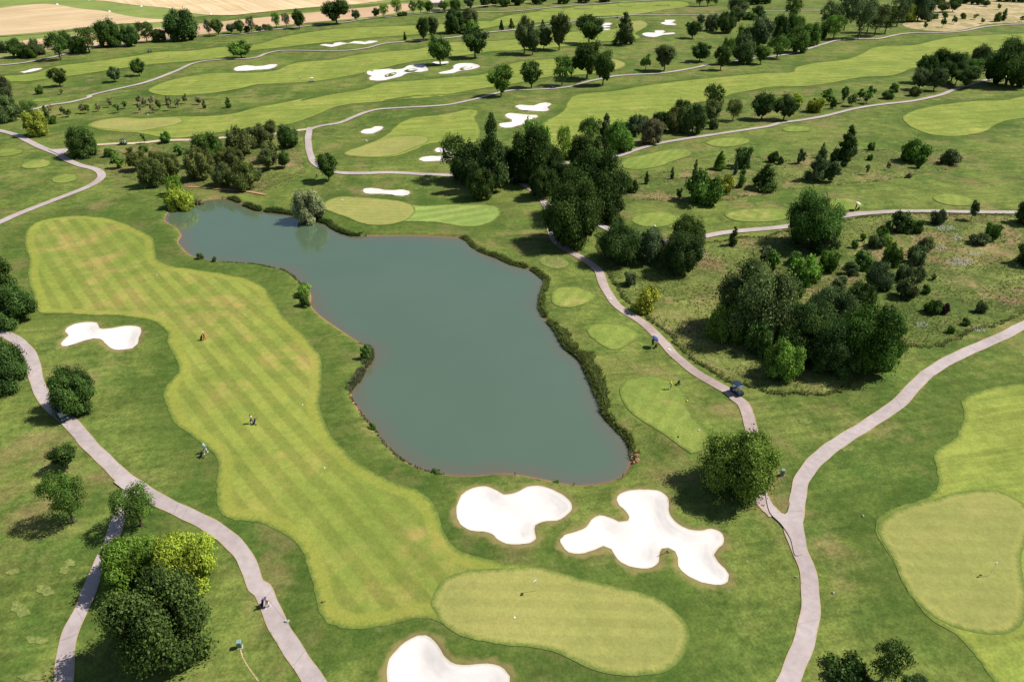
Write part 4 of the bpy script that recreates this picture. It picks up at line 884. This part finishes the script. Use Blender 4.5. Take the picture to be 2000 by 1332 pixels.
# ------------------------------------------------------------------ small things of the course
def P1(px, py): q = bp([(px, py)])[0]; return q[0], q[1], zat(q[0], q[1])
def heading(a, b): A, B = bp([a, b]); return math.atan2(B[1]-A[1], B[0]-A[0])-math.pi/2
WHITE = plain('white_paint', (.80, .80, .78), .4); NAVY = plain('navy_plastic', (.022, .035, .085), .35, .4); BLACK = plain('black_rubber', (.018, .018, .02), .7)
TEAL = plain('teal_paint', (.015, .075, .09), .3, .5); STEEL = plain('steel_tube', (.35, .35, .36), .35, .5, .8); SEATM = plain('beige_vinyl', (.45, .40, .32), .5)
SKIN = plain('skin', (.50, .30, .21), .55); HAIR = plain('brown_hair', (.05, .032, .02), .6); DARKC = plain('dark_cloth', (.02, .022, .03), .9, .1)
GREENB = plain('green_box_paint', (.13, .24, .19), .5); WOOD = plain('weathered_wood', (.20, .13, .08), .9); STONE = plain('pale_stone', (.55, .50, .44), .9); REDST = plain('red_stone', (.42, .20, .12), .9)
def glass_mat():
    t = NT('clear_windscreen', .05, .5); t.b.inputs['Transmission Weight'].default_value = .7; return t.out((.75, .82, .85))
GLASS = glass_mat(); CLOTH = {}
def cloth(n, c):
    if n not in CLOTH: CLOTH[n] = plain(n+'_cloth', c, .9, .1)
    return CLOTH[n]
BODY_C = {}
def person(px, py, rz, label, shirt, legs, hat=None, pose='walk', shorts=False, group='golfers'):
    x, y, z = P1(px, py); root = empty('person', (x, y, z), rz); tag(root, label, 'person', group)
    st = .24 if pose == 'walk' else .06; lean = .05 if pose == 'walk' else .16 if pose == 'putt' else .02
    ch = (0, lean, 1.40); nk = (0, lean*1.15, 1.50)
    V = [(0, 0, .94), (0, lean*.4, 1.14), ch, nk, (0, lean*1.3+.02, 1.60), (0, lean*1.3+.01, 1.70), (0, lean*1.3+.105, 1.625)]
    Rd = [.135, .12, .135, .055, .085, .085, .016]; Ed = [(0, 1), (1, 2), (2, 3), (3, 4), (4, 5), (4, 6)]
    hands = []; limbs = {}
    for s in (-1, 1):
        hip = (s*.095, 0, .90); kn = (s*.105, .10+(st*.5 if s > 0 else -st*.35), .49); an = (s*.11, st if s > 0 else -st, .08); toe = (s*.12, an[1]+.17, .03)
        n = len(V); V += [hip, kn, an, toe]; Rd += [.095, .062, .042, .035]; Ed += [(0, n), (n, n+1), (n+1, n+2), (n+2, n+3)]; limbs['leg', s] = (hip, kn, an, toe)
        sh = (s*.185, lean, 1.41)
        if pose == 'putt': el = (s*.21, lean+.13, 1.16); wr = (s*.06, lean+.32, .98)
        elif pose == 'hold' and s > 0: el = (s*.24, lean+.12, 1.22); wr = (s*.14, lean+.28, 1.36)
        elif pose == 'walk' and s > 0: el = (s*.25, lean-.14, 1.15); wr = (s*.24, lean-.34, .98)
        else: el = (s*.24, lean-.05, 1.13); wr = (s*.235, lean+.10, .90)
        n = len(V); V += [sh, el, wr]; Rd += [.062, .043, .028]; Ed += [(2, n), (n, n+1), (n+1, n+2)]; limbs['arm', s] = (sh, el, wr)
        d = (Vector(wr)-Vector(el)).normalized(); sd = d.cross(Vector((1, 0, 0))).normalized()
        pm = Vector(wr)+d*.06; m = len(V); V.append(tuple(pm)); Rd.append(.030); Ed.append((n+2, m))
        for i, L in enumerate((.062, .072, .068, .052)):
            a = pm+d*.035+sd*(.024*(i-1.5)); q = a+d*L*.6+Vector((-s*.012, 0, 0)); e = q+d*L*.35+Vector((-s*.028, 0, 0)); k = len(V)
            V += [tuple(a), tuple(q), tuple(e)]; Rd += [.009, .0085, .007]; Ed += [(m, k), (k, k+1), (k+1, k+2)]
        k = len(V); th = Vector(wr)+d*.03-sd*.03; V += [tuple(th), tuple(th-sd*.022+d*.035)]; Rd += [.010, .008]; Ed += [(m, k), (k, k+1)]
    me = bpy.data.meshes.new('body'); me.from_pydata(V, Ed, []); me.materials.append(SKIN)
    b = link('body', me, root); sk = b.modifiers.new('Skin', 'SKIN'); sk.use_smooth_shade = True
    lay = me.skin_vertices[0].data
    for i, r in enumerate(Rd): lay[i].radius = (r, r); lay[i].use_root = (i == 0)
    sb = b.modifiers.new('Smooth', 'SUBSURF'); sb.levels = 1; sb.render_levels = 1
    m = MB(); m.tube([(0, 0, .88), (0, lean*.4, 1.14), (0, lean*.9, 1.34), (0, lean, 1.44), nk], [.165, .155, .185, .15, .07], 12)
    for s in (-1, 1):
        sh, el, wr = limbs['arm', s]; m.tube([(s*.13, lean, 1.42), sh, tuple((Vector(sh)+Vector(el))/2)], [.08, .078, .066], 8)
    m.build('shirt', cloth(*shirt), root, True)
    m = MB(); m.tube([(0, 0, 1.0), (0, 0, .93), (0, 0, .84)], [.165, .172, .15], 12)
    for s in (-1, 1):
        hip, kn, an, toe = limbs['leg', s]
        m.tube([hip, kn] if shorts else [hip, kn, (an[0], an[1], .10)], [.105, .085] if shorts else [.105, .078, .062], 8)
    m.build('shorts' if shorts else 'trousers', cloth(*legs), root, True)
    for s in (-1, 1):
        an, toe = limbs['leg', s][2:]; m = MB(); m.box((an[0], an[1]+.06, .045), (.10, .28, .09), .8); m.build('shoe', WHITE, root)
    hd = (0, lean*1.3+.015, 1.665); m = MB(); m.ball((hd[0], hd[1]-.015, hd[2]+.015), (.10, .11, .105), 10, 8); m.build('hair', HAIR, root, True)
    for s in (-1, 1):
        m = MB(); m.ball((s*.034, hd[1]+.088, hd[2]-.015), .012, 6, 4); m.build('eye', DARKC, root)
        m = MB(); m.ball((s*.092, hd[1]-.005, hd[2]-.03), (.016, .028, .036), 6, 4); m.build('ear', SKIN, root, True)
    if hat:
        m = MB(); m.ball((hd[0], hd[1]-.01, hd[2]+.045), (.112, .122, .085), 10, 6); m.box((0, hd[1]+.14, hd[2]+.04), (.15, .13, .015)); m.build('cap', cloth(*hat), root, True)
    return root
def wheel(root, c, r, w, axis='x'):
    def cyl(rr, ww): 
        m = MB(); m.tube([(c[0]-ww/2, c[1], c[2]), (c[0]-ww*.35, c[1], c[2]), (c[0]+ww*.35, c[1], c[2]), (c[0]+ww/2, c[1], c[2])], [rr*.9, rr, rr, rr*.9], 14); return m
    t = cyl(r, w).build('wheel', BLACK, root); m = MB(); m.tube([(c[0]-w*.55, c[1], c[2]), (c[0]+w*.55, c[1], c[2])], r*.55, 12); m.build('rim', STEEL, t)
CART = {}
def golf_cart(px, py, rz, label, roof, body):
    x, y, z = P1(px, py); root = empty('golf_cart', (x, y, z+.03), rz); tag(root, label, 'golf cart', 'golf carts on the course')
    m = MB(); m.box((0, 0, .36), (1.16, 2.25, .16)); m.box((0, .85, .58), (1.12, .55, .34), .82); m.box((0, -.30, .56), (1.12, .70, .26)); m.box((0, -.88, .58), (1.14, .62, .30), .95)
    for s in (-1, 1):
        m.box((s*.49, .82, .50), (.24, .62, .10), .8); m.box((s*.49, -.75, .50), (.24, .62, .10), .8)
    m.build('body', body, root)
    m = MB(); m.box((0, -.25, .74), (1.02, .50, .12), .95); m.build('seat', SEATM, root)
    m = MB(); m.box((0, -.52, 1.0), (1.02, .10, .44), .95); m.build('backrest', SEATM, root)
    m = MB(); m.box((0, -.02, 1.82), (1.20, 1.75, .06), .97); m.box((0, -.02, 1.865), (1.04, 1.5, .05), .9); m.build('roof', roof, root)
    for sx in (-1, 1):
        m = MB(); m.tube([(sx*.52, .78, .70), (sx*.52, .60, 1.82)], .022, 6); m.build('post', BLACK, root)
        m = MB(); m.tube([(sx*.52, -.60, .62), (sx*.52, -.72, 1.82)], .022, 6); m.build('post', BLACK, root)
        m = MB(); m.ball((sx*.40, 1.125, .60), (.09, .03, .06), 8, 6); m.build('headlight', WHITE, root)
        for wy in (.80, -.78): wheel(root, (sx*.52, wy, .23), .23, .20)
    m = MB(); m.add([(-.50, .77, .76), (.50, .77, .76), (.50, .615, 1.72), (-.50, .615, 1.72), (-.50, .755, .76), (.50, .755, .76), (.50, .60, 1.72), (-.50, .60, 1.72)], [(0, 1, 2, 3), (7, 6, 5, 4), (0, 4, 5, 1), (2, 6, 7, 3), (1, 5, 6, 2), (3, 7, 4, 0)]); m.build('windscreen', GLASS, root)
    m = MB(); m.tube([(-.25, .52, .72), (-.25, .30, .98)], .02, 6)
    m.tube([(-.25+.17*math.cos(a), .30+.08*math.sin(a), .98+.15*math.sin(a)) for a in np.linspace(0, 6.28, 13)], .014, 5); m.build('steering_wheel', BLACK, root)
    m = MB(); m.box((0, -1.08, .62), (1.0, .34, .05)); m.build('bag_rack', BLACK, root)
    return root
def golf_bag(x, y, z, rz, label, col, tilt=.35, group='golf bags and trolleys', trolley=True, cat='golf trolley'):
    root = empty('golf_trolley' if trolley else 'golf_bag', (x, y, z), rz); tag(root, label, cat, group)
    d = Vector((0, -math.sin(tilt), math.cos(tilt))); a = Vector((0, .12, .16 if trolley else .02))
    m = MB(); m.tube([a, a+d*.06, a+d*.5, a+d*.80, a+d*.84], [.11, .135, .125, .145, .14], 12); m.box(tuple(a+d*.35+Vector((0, .12, 0))), (.20, .10, .34), .85); bag = m.build('bag', cloth(*col), root, True)
    m = MB()
    for i in range(7):
        an = i*.9; o = Vector((.075*math.cos(an), .06*math.sin(an), 0)); t_ = a+d*(1.02+.05*(i % 3))+o
        m.tube([a+d*.8+o, t_], .008, 4); m.ball(tuple(t_), (.05, .035, .03) if i < 3 else (.04, .015, .03), 6, 4)
    m.build('club', STEEL, bag)
    if trolley:
        m = MB(); m.tube([(0, .28, .10), (0, 0, .20), (0, -.30, .80), (0, -.52, 1.0)], .018, 6); m.tube([(-.13, -.52, 1.0), (.13, -.52, 1.0)], .016, 6); m.tube([(-.33, 0, .15), (.33, 0, .15)], .015, 6); m.build('frame', BLACK, root)
        for s in (-1, 1): wheel(root, (s*.34, 0, .15), .15, .05)
        wheel(root, (0, .36, .10), .10, .05)
    return root
def umbrella(x, y, z, label, col, tilt=(0, 0)):
    root = empty('umbrella', (x, y, z)); root.rotation_euler = (tilt[0], tilt[1], .3); tag(root, label, 'umbrella', None)
    V = [(0, 0, .30)]; Fc = []
    for j, (rr, zz) in enumerate(((.25, .28), (.5, .19), (.72, .02))):
        for k in range(16): a = math.pi*k/8; q = rr*(1 if k % 2 == 0 else .965); V.append((q*math.cos(a), q*math.sin(a), zz-(.0 if k % 2 == 0 else -.02*j)))
    for k in range(16):
        Fc.append((0, 1+k, 1+(k+1) % 16))
        for j in (0, 1): Fc.append((1+16*j+k, 1+16*(j+1)+k, 1+16*(j+1)+(k+1) % 16, 1+16*j+(k+1) % 16))
    o = link('canopy', mesh('canopy', V, Fc, cloth(*col), True), root); so_ = o.modifiers.new('thick', 'SOLIDIFY'); so_.thickness = .008
    m = MB(); m.tube([(0, 0, .34), (0, 0, -.62)], .012, 6); m.build('shaft', STEEL, root)
    m = MB(); m.tube([(0, 0, -.62), (0, 0, -.76)], .022, 8); m.build('handle', BLACK, root)
    return root
WHT = ('white', (.78, .78, .77)); BLK = ('charcoal', (.025, .025, .03)); NVY = ('navy', (.03, .04, .11)); BLU = ('blue', (.03, .09, .42)); RED = ('red', (.62, .055, .025)); YEL = ('lime_yellow', (.60, .62, .05)); LBL = ('light_blue', (.42, .62, .85)); KHK = ('khaki', (.38, .30, .20)); MAR = ('maroon', (.16, .03, .035)); PEACH = ('peach', (.62, .38, .28))
person(401, 664, 2.2, 'golfer all in red with a trolley, on the striped fairway', RED, RED, WHT)
golf_bag(*P1(394, 665), 2.0, 'dark golf trolley beside the golfer in red', BLK)
person(493, 827, 2.6, 'golfer in white shirt and shorts in the middle of the striped fairway', WHT, ('dark_plaid', (.10, .05, .05)), None, shorts=True)
golf_bag(*P1(498, 829), 2.4, 'dark golf trolley pulled by the golfer in a white shirt', NVY)
person(403, 884, 2.9, 'golfer in a light blue shirt at the edge of the fairway', LBL, WHT, WHT)
golf_bag(*P1(395, 893), 2.7, 'black golf trolley just off the fairway beside the golfer in light blue', BLK)
person(1310, 764, 1.2, 'golfer in a yellow shirt and khaki shorts on the large long tee', YEL, KHK, YEL, 'putt', True)
golf_bag(*P1(1324, 755), .5, 'dark golf trolley standing by the tee of the golfer in yellow', NVY)
person(1274, 677, -.6, 'golfer in navy under a blue umbrella beside the pond path', NVY, DARKC and BLK, None, 'hold')
x, y, z = P1(1275, 678); umbrella(x+.25, y-.05, z+1.85, 'blue umbrella held by the golfer beside the pond path', ('umbrella_blue', (.06, .08, .30)), (.25, .55))
golf_bag(*P1(1280, 680), .8, 'reddish-brown golf trolley beside the golfer with the blue umbrella', ('brown', (.16, .06, .04)))
person(1670, 413, .4, 'golfer in maroon under a white umbrella beside the tee path', MAR, ('mauve', (.30, .16, .17)), None, 'hold')
x, y, z = P1(1671, 413); umbrella(x+.12, y+.02, z+1.80, 'white umbrella held by the golfer beside the tee path', WHT, (.15, .30))
golf_bag(*P1(1675, 413), .6, 'maroon golf bag on a trolley beside the white umbrella', MAR)
person(524.5, 1185, 2.7, 'golfer in a blue cap and peach shirt walking down the lower left path', PEACH, WHT, BLU, 'walk')
golf_bag(*P1(514, 1184), 2.7, 'dark golf trolley on the lower left path beside the golfer in a blue cap', BLK)
person(330, 113.5, 2.0, 'far golfer in grey standing on the fairway by the hedge row', ('grey', (.30, .28, .26)), KHK, None, 'stand')
person(586.5, 156, 1.0, 'far golfer in white on the middle fairway left of the white cart', WHT, KHK, None, 'putt')
person(1193, 36.5, 1.0, 'far golfer in dark clothes on the path near the far green', NVY, BLK, None, 'stand')
golf_bag(*P1(619, 347), .4, 'dark golf bag standing alone left of the round tree by the path', BLK, .2)
golf_cart(124, 818, heading((112, 800), (130, 822)), 'teal golf cart with navy roof parked in tree shade on the left path', NAVY, TEAL)
golf_cart(1438, 768, heading((1440, 780), (1421, 764)), 'navy golf cart in the thicket shade on the pond path', NAVY, plain('dark_navy_paint', (.02, .03, .06), .3, .5))
golf_cart(242, 283, heading((225, 282), (275, 280)), 'dark golf cart on the sandy path by the kidney green', NAVY, plain('graphite_paint', (.04, .045, .06), .3, .5))
golf_cart(293, 103, heading((293, 103), (320, 98)), 'dark golf cart on the rough by the far left fairway', NAVY, TEAL)
golf_cart(610, 160.5, heading((610, 160), (640, 158)), 'white-roofed golf cart on the middle far fairway', WHITE, plain('cream_paint', (.62, .58, .50), .4, .4))
golf_cart(1205, 36, heading((1205, 36), (1190, 36)), 'dark golf cart on the path by the far green', NAVY, plain('slate_paint', (.05, .055, .07), .4, .4))
golf_cart(1080, 173.5, heading((1080, 173), (1120, 169)), 'dark golf cart in shade on the pale path below the oaks', NAVY, plain('deep_blue_paint', (.02, .03, .07), .4, .4))
def flagstick(px, py, label, ang):
    x, y, z = P1(px, py); root = empty('flagstick', (x, y, z+.09), ang); tag(root, label, 'golf flag', 'flagsticks on the greens')
    m = MB(); m.tube([(0, 0, -.1), (0, 0, 2.2)], .022, 8); m.build('pole', WHITE, root)
    V = []; n = 7
    for s in (-.008, .008):
        for i in range(n):
            u = i/(n-1)*.50; b = .07*math.sin(i*1.1)
            V += [(u, b+s, 2.18-.22*u-.02*i), (u, b+s, 1.80-.45*u-.02*i)]
    Fc = []
    for i in range(n-1):
        a = 2*i; Fc += [(a, a+1, a+3, a+2), (a+2*n+2, a+2*n+3, a+2*n+1, a+2*n), (a, a+2, a+2*n+2, a+2*n), (a+1, a+2*n+1, a+2*n+3, a+3)]
    Fc += [(0, 2*n, 2*n+1, 1), (2*n-2, 2*n-1, 4*n-1, 4*n-2)]
    link('flag', mesh('flag', V, Fc, WHITE, True), root)
flagstick(1046, 1157, 'white flag in the middle of the front green', 4.2)
flagstick(1931, 1127, 'white flag on the large green at the right edge', .8)
flagstick(669, 407, 'white flag on the oval green beyond the pond', .3)
flagstick(291, 236, 'white flag on the far left kidney green', .3)
flagstick(716, 288, 'white flag on the long green beyond the path bend', .3)
def cabinet(px, py, rz, label):
    x, y, z = P1(px, py); root = empty('utility_box', (x, y, z), rz); tag(root, label, 'utility box', 'green utility boxes')
    m = MB(); m.box((0, 0, .05), (.56, .50, .14)); m.build('plinth', STONE, root)
    m = MB(); m.box((0, 0, .55), (.46, .40, .86), .97); m.build('housing', GREENB, root)
    m = MB(); m.box((0, .205, .55), (.36, .02, .66)); d = m.build('door', GREENB, root); m = MB(); m.tube([(.12, .222, .5), (.12, .222, .62)], .012, 6); m.build('handle', STEEL, d)
    m = MB(); m.box((0, 0, 1.02), (.56, .50, .08), .8); m.build('lid', plain('lid_grey', (.22, .33, .28), .5), root)
cabinet(469, 1264, .2, 'green utility box on the lawn left of the bottom path')
cabinet(1527, 928, -.15, 'green utility box right of the big solitary tree')
ribbon('dirt_track', bp(T('470,1268 474,1283 481,1296 492,1312 505,1330')), .13, DRY, .02, 'thin bare earth line running from the green utility box')
def post(px, py, h, label, mat=WOOD, r=.07, group='wooden posts at the pond edge'):
    q = bp([(px, py)], -.4)[0]; root = empty('wooden_post', (q[0], q[1], zat(*q))); tag(root, label, 'post', group)
    m = MB(); m.tube([(0, 0, -.4), (0, 0, h*.9), (.02, 0, h)], [r, r*.95, r*.8], 8); m.build('shaft', mat, root)
    m = MB(); m.tube([(.02, 0, h), (.02, 0, h+.03)], [r*1.15, r*.9], 8); m.build('post_top', mat, root)
post(1006, 929, .75, 'dark wooden post at the near pond edge, left of the others'); post(1121, 947, .6, 'short wooden post at the near pond edge, middle one'); post(1216, 934, .85, 'wooden post at the right corner of the near pond edge')
def rock(px, py, s, label, mat=STONE, group='pale rocks by the paths'):
    x, y, z = P1(px, py); b = MB(); b.ball((0, 0, s*.25), (s*.6, s*.45, s*.4), 9, 7)
    v = np.array(b.v); v = v*(1+.22*np.sin(v[:, :1]*17/s+px)+.15*np.cos(v[:, 1:2]*13/s)); o = link('rock', mesh('rock', v, b.f, mat, False)); o.location = (x, y, z+.05); tag(o, label, 'rock', group)
rock(562, 1214, .45, 'pale rock at the right edge of the lower left path'); rock(1555, 1127, .26, 'small pale rock beside the left edge of the wide path'); rock(1627, 1158, .24, 'small pale stone on the rough right of the wide path'); rock(1684, 1010, .24, 'small pale stone on the rough above the right green edge'); rock(337, 406, .9, 'flat pale rock at the far left corner of the pond'); rock(632, 1176, .35, 'small reddish stone at the bottom edge of the striped fairway', REDST)
# stone outlet at the pond corner
b = MB(); oc = bp([(1238, 892)], -.3)[0]
for i in range(46):
    u = RNG.uniform(-1, 1); q = oc+np.array([RNG.uniform(-.45, .55), u*1.5]); s = RNG.uniform(.12, .24); k = len(b.v)
    b.ball((q[0], q[1], max(zat(*q), -.45)+s*.35), (s, s*.8, s*.6), 6, 5)
v = np.array(b.v)+RNG.normal(0, .018, (len(b.v), 3)); tag(link('rubble', mesh('rubble', v, b.f, REDST)), 'reddish rubble holding the bank at the near right pond corner', 'rubble', kind='stuff')
root = empty('drain_pipe', (oc[0]+.05, oc[1]-.15, -.22), 1.3); tag(root, 'grey drain pipe poking from the reddish rubble at the pond corner', 'pipe')
m = MB(); m.tube([(0, -.5, .05), (0, .45, 0)], .17, 14, False); m.tube([(0, .45, 0), (0, -.5, .05)], .14, 14, False); m.build('pipe', plain('grey_plastic', (.34, .36, .40), .5), root)
m = MB(); m.tube([(0, .38, 0), (0, .47, 0)], .19, 14); m.build('collar', plain('grey_collar', (.28, .30, .33), .5), root)
# tee markers, yardage plates, path plates and airfield markers
def marker(px, py, r, mat, name, label, cat, group, flat=1.0):
    x, y, z = P1(px, py); b = MB(); b.ball((0, 0, r*.55*flat), (r, r, r*flat), 12, 8); b.tube([(0, 0, -.05), (0, 0, r*.3)], r*.35, 8); o = link(name, mesh(name, b.v, b.f, mat, True)); o.location = (x, y, z+.06); tag(o, label, cat, group)
YM = plain('yellow_paint', (.72, .60, .03), .4)
marker(1341, 788, .17, YM, 'tee_marker', 'yellow ball marker at the right side of the long tee', 'tee marker', 'tee markers')
marker(1364, 845, .13, WHITE, 'tee_marker', 'white ball marker near the lower end of the long tee', 'tee marker', 'tee markers')
marker(1324, 858, .13, BLACK, 'tee_marker', 'dark ball marker at the lower left of the long tee', 'tee marker', 'tee markers')
marker(1278, 446, .28, WHITE, 'tee_marker', 'white ball marker on the tee behind the twin round trees', 'tee marker', 'tee markers')
for px, py, lb in [(152, 476, 'upper left part of the striped fairway'), (184, 520, 'striped fairway below the upper left plate'), (591, 791, 'right edge of the striped fairway'), (634, 914, 'lower right part of the striped fairway'), (307, 538, 'striped fairway near the pond corner'), (1005, 1209, 'left part of the front green'), (478, 615, 'striped fairway opposite the left bunker')]:
    marker(px, py, .11, WHITE, 'yardage_plate', 'small white plate set in the '+lb, 'yardage plate', 'white yardage plates', .3)
for px, py, lb in [(1192, 585, 'near the oval tee'), (1307, 684, 'near the golfer with the blue umbrella')]:
    x, y, z = P1(px, py); o = link('path_sign', MB().box((0, 0, .09), (.5, .34, .05), .9).add(*[(lambda q: (q.v, q.f))(MB().box((0, 0, .03), (.3, .2, .07)))][0]).v and mesh('path_sign', *(lambda q: (q.v, q.f))(MB().box((0, 0, .10), (.55, .36, .05), .9).box((0, 0, .04), (.3, .2, .08))), WHITE)); o.location = (x, y, z+.07); o.rotation_euler = (0, 0, -.7); tag(o, 'small white plate lying on the pond path '+lb, 'path plate', 'white plates on the pond path')
for px, py, lb in [(174, 1.5, 'at the top edge, left of the stubble field'), (112, 10.5, 'above the ploughed field'), (214, 24.5, 'right of the ploughed field'), (276, 14, 'by the lower edge of the stubble field'), (412, 29.5, 'by the stubble field, rightmost')]:
    x, y, z = P1(px, py); b = MB(); b.tube([(0, 0, 0), (0, 0, .1), (0, 0, 1.1)], [1.1, 1.0, .25], 12); b.box((0, 0, .04), (2.3, 2.3, .08)); o = link('field_marker', mesh('field_marker', b.v, b.f, WHITE, True)); o.location = (x, y, z+.2); tag(o, 'white cone marker on the verge '+lb, 'field marker', 'white field markers')
for px, lb in ((1368.5, 'left'), (1373.5, 'right')):
    x, y, z = P1(px, 466); root = empty('ball_washer', (x, y, z)); tag(root, f'{lb} of two blue posts beside the tee path behind the twin round trees', 'post', 'pair of blue posts'); BM = plain('blue_paint', (.06, .13, .30), .4)
    m = MB(); m.tube([(0, 0, 0), (0, 0, .7)], .06, 8); m.build('post', BM, root); m = MB(); m.tube([(0, 0, .68), (0, 0, .8), (0, 0, 1.05)], [.12, .17, .15], 10); m.build('head', BM, root)
root = empty('bunker_rake', P1(1294, 1085), .4); tag(root, 'bunker rake lying on the grass notch of the many-lobed bunker', 'rake')
m = MB(); m.tube([(-.8, 0, .09), (.8, .1, .12)], .02, 6); m.build('handle', DARKC, root); m = MB(); m.box((.82, .1, .10), (.06, .5, .05)); 
for i in range(8): m.box((.82, -.12+i*.063, .06), (.02, .015, .10))
m.build('rake_head', DARKC, root)
# farmhouse, its wall and the lane beyond the hedge
x, y, z = P1(853, 13.5); root = empty('farmhouse', (x, y, z-.2), .25); tag(root, 'pale farmhouse with a light roof among the far trees at the top', 'house')
CREAM = plain('cream_render', (.62, .56, .48), .9); ROOFM = plain('pale_roof_tiles', (.66, .56, .50), .9); WDW = plain('dark_window', (.05, .06, .07), .2, .5)
m = MB(); m.add([(-5.5, -3.5, 0), (5.5, -3.5, 0), (5.5, 3.5, 0), (-5.5, 3.5, 0), (-5.5, -3.5, 3.6), (5.5, -3.5, 3.6), (5.5, 3.5, 3.6), (-5.5, 3.5, 3.6), (-5.5, 0, 5.6), (5.5, 0, 5.6)], [(0, 1, 5, 4), (2, 3, 7, 6), (1, 2, 6, 9, 5), (3, 0, 4, 8, 7), (4, 5, 9, 8), (6, 7, 8, 9), (3, 2, 1, 0)]); m.build('wall', CREAM, root)
for s in (-1, 1):
    m = MB(); m.add([(-6, s*4.1, 3.45), (6, s*4.1, 3.45), (6, 0, 5.8), (-6, 0, 5.8), (-6, s*4.1, 3.65), (6, s*4.1, 3.65), (6, 0, 6.0), (-6, 0, 6.0)], [(0, 1, 2, 3), (7, 6, 5, 4), (0, 4, 5, 1), (2, 6, 7, 3), (1, 5, 6, 2), (3, 7, 4, 0)]); rf = m.build('roof', ROOFM, root)
m = MB(); m.box((2.5, .6, 6.2), (.7, .6, 1.3)); m.build('chimney', CREAM, rf)
for wx in (-3.6, -1.2, 3.4):
    m = MB(); m.box((wx, -3.52, 1.9), (1.0, .08, 1.3)); f = m.build('window', WHITE, root); m = MB(); m.box((wx, -3.56, 1.9), (.8, .04, 1.1)); m.build('pane', WDW, f)
m = MB(); m.box((1.1, -3.52, 1.1), (1.1, .08, 2.2)); m.build('door', WOOD, root)
x, y, z = P1(851, 23.5); root = empty('garden_wall', (x, y, z), .12); tag(root, 'low white garden wall in front of the farmhouse trees', 'wall')
m = MB(); m.box((0, 0, .9), (7.5, .3, 1.9)); m.build('wall_panel', CREAM, root); m = MB(); m.box((0, 0, 1.92), (7.8, .45, .14)); m.build('coping', WHITE, root)
ribbon('path', bp(T('850,22.5 880,20.5 920,18 960,14.5 1000,11 1040,7')), 2.6, PATHS_, .3, 'pale gravel lane behind the top hedge trees')
# pale worn patches of turf
for i, (px, py, rx, ry, lb) in enumerate([(88, 1153, 17, 10, 'largest pale turf patch on the lower left lawn'), (72, 1250, 18, 9, 'pale turf patch lower on the left lawn'), (62, 1322, 22, 9, 'pale turf patch at the bottom left corner'), (25, 1117, 13, 6, 'pale turf patch at the left edge of the lower lawn'), (126, 1113, 11, 7, 'small pale turf patch near the side path'), (137, 1099, 12, 6, 'faint pale turf patch beside the side path'), (40, 1190, 18, 14, 'broad faint turf patch at the left of the lower lawn'), (1572, 823, 12, 6, 'pale turf patch above the wide right path'), (1655, 876, 12, 7, 'dark repair patch at the edge of the wide path')]):
    an = np.linspace(0, 2*np.pi, 22)[:-1]; r = 1+.22*np.sin(an*2+i)+.16*np.sin(an*5+i*2)
    sheet('turf_patch', spline(bp(np.stack([px+rx*r*np.cos(an), py+ry*r*np.sin(an)], 1))), OLD, .035, lb, 'turf patch', sp=.8)
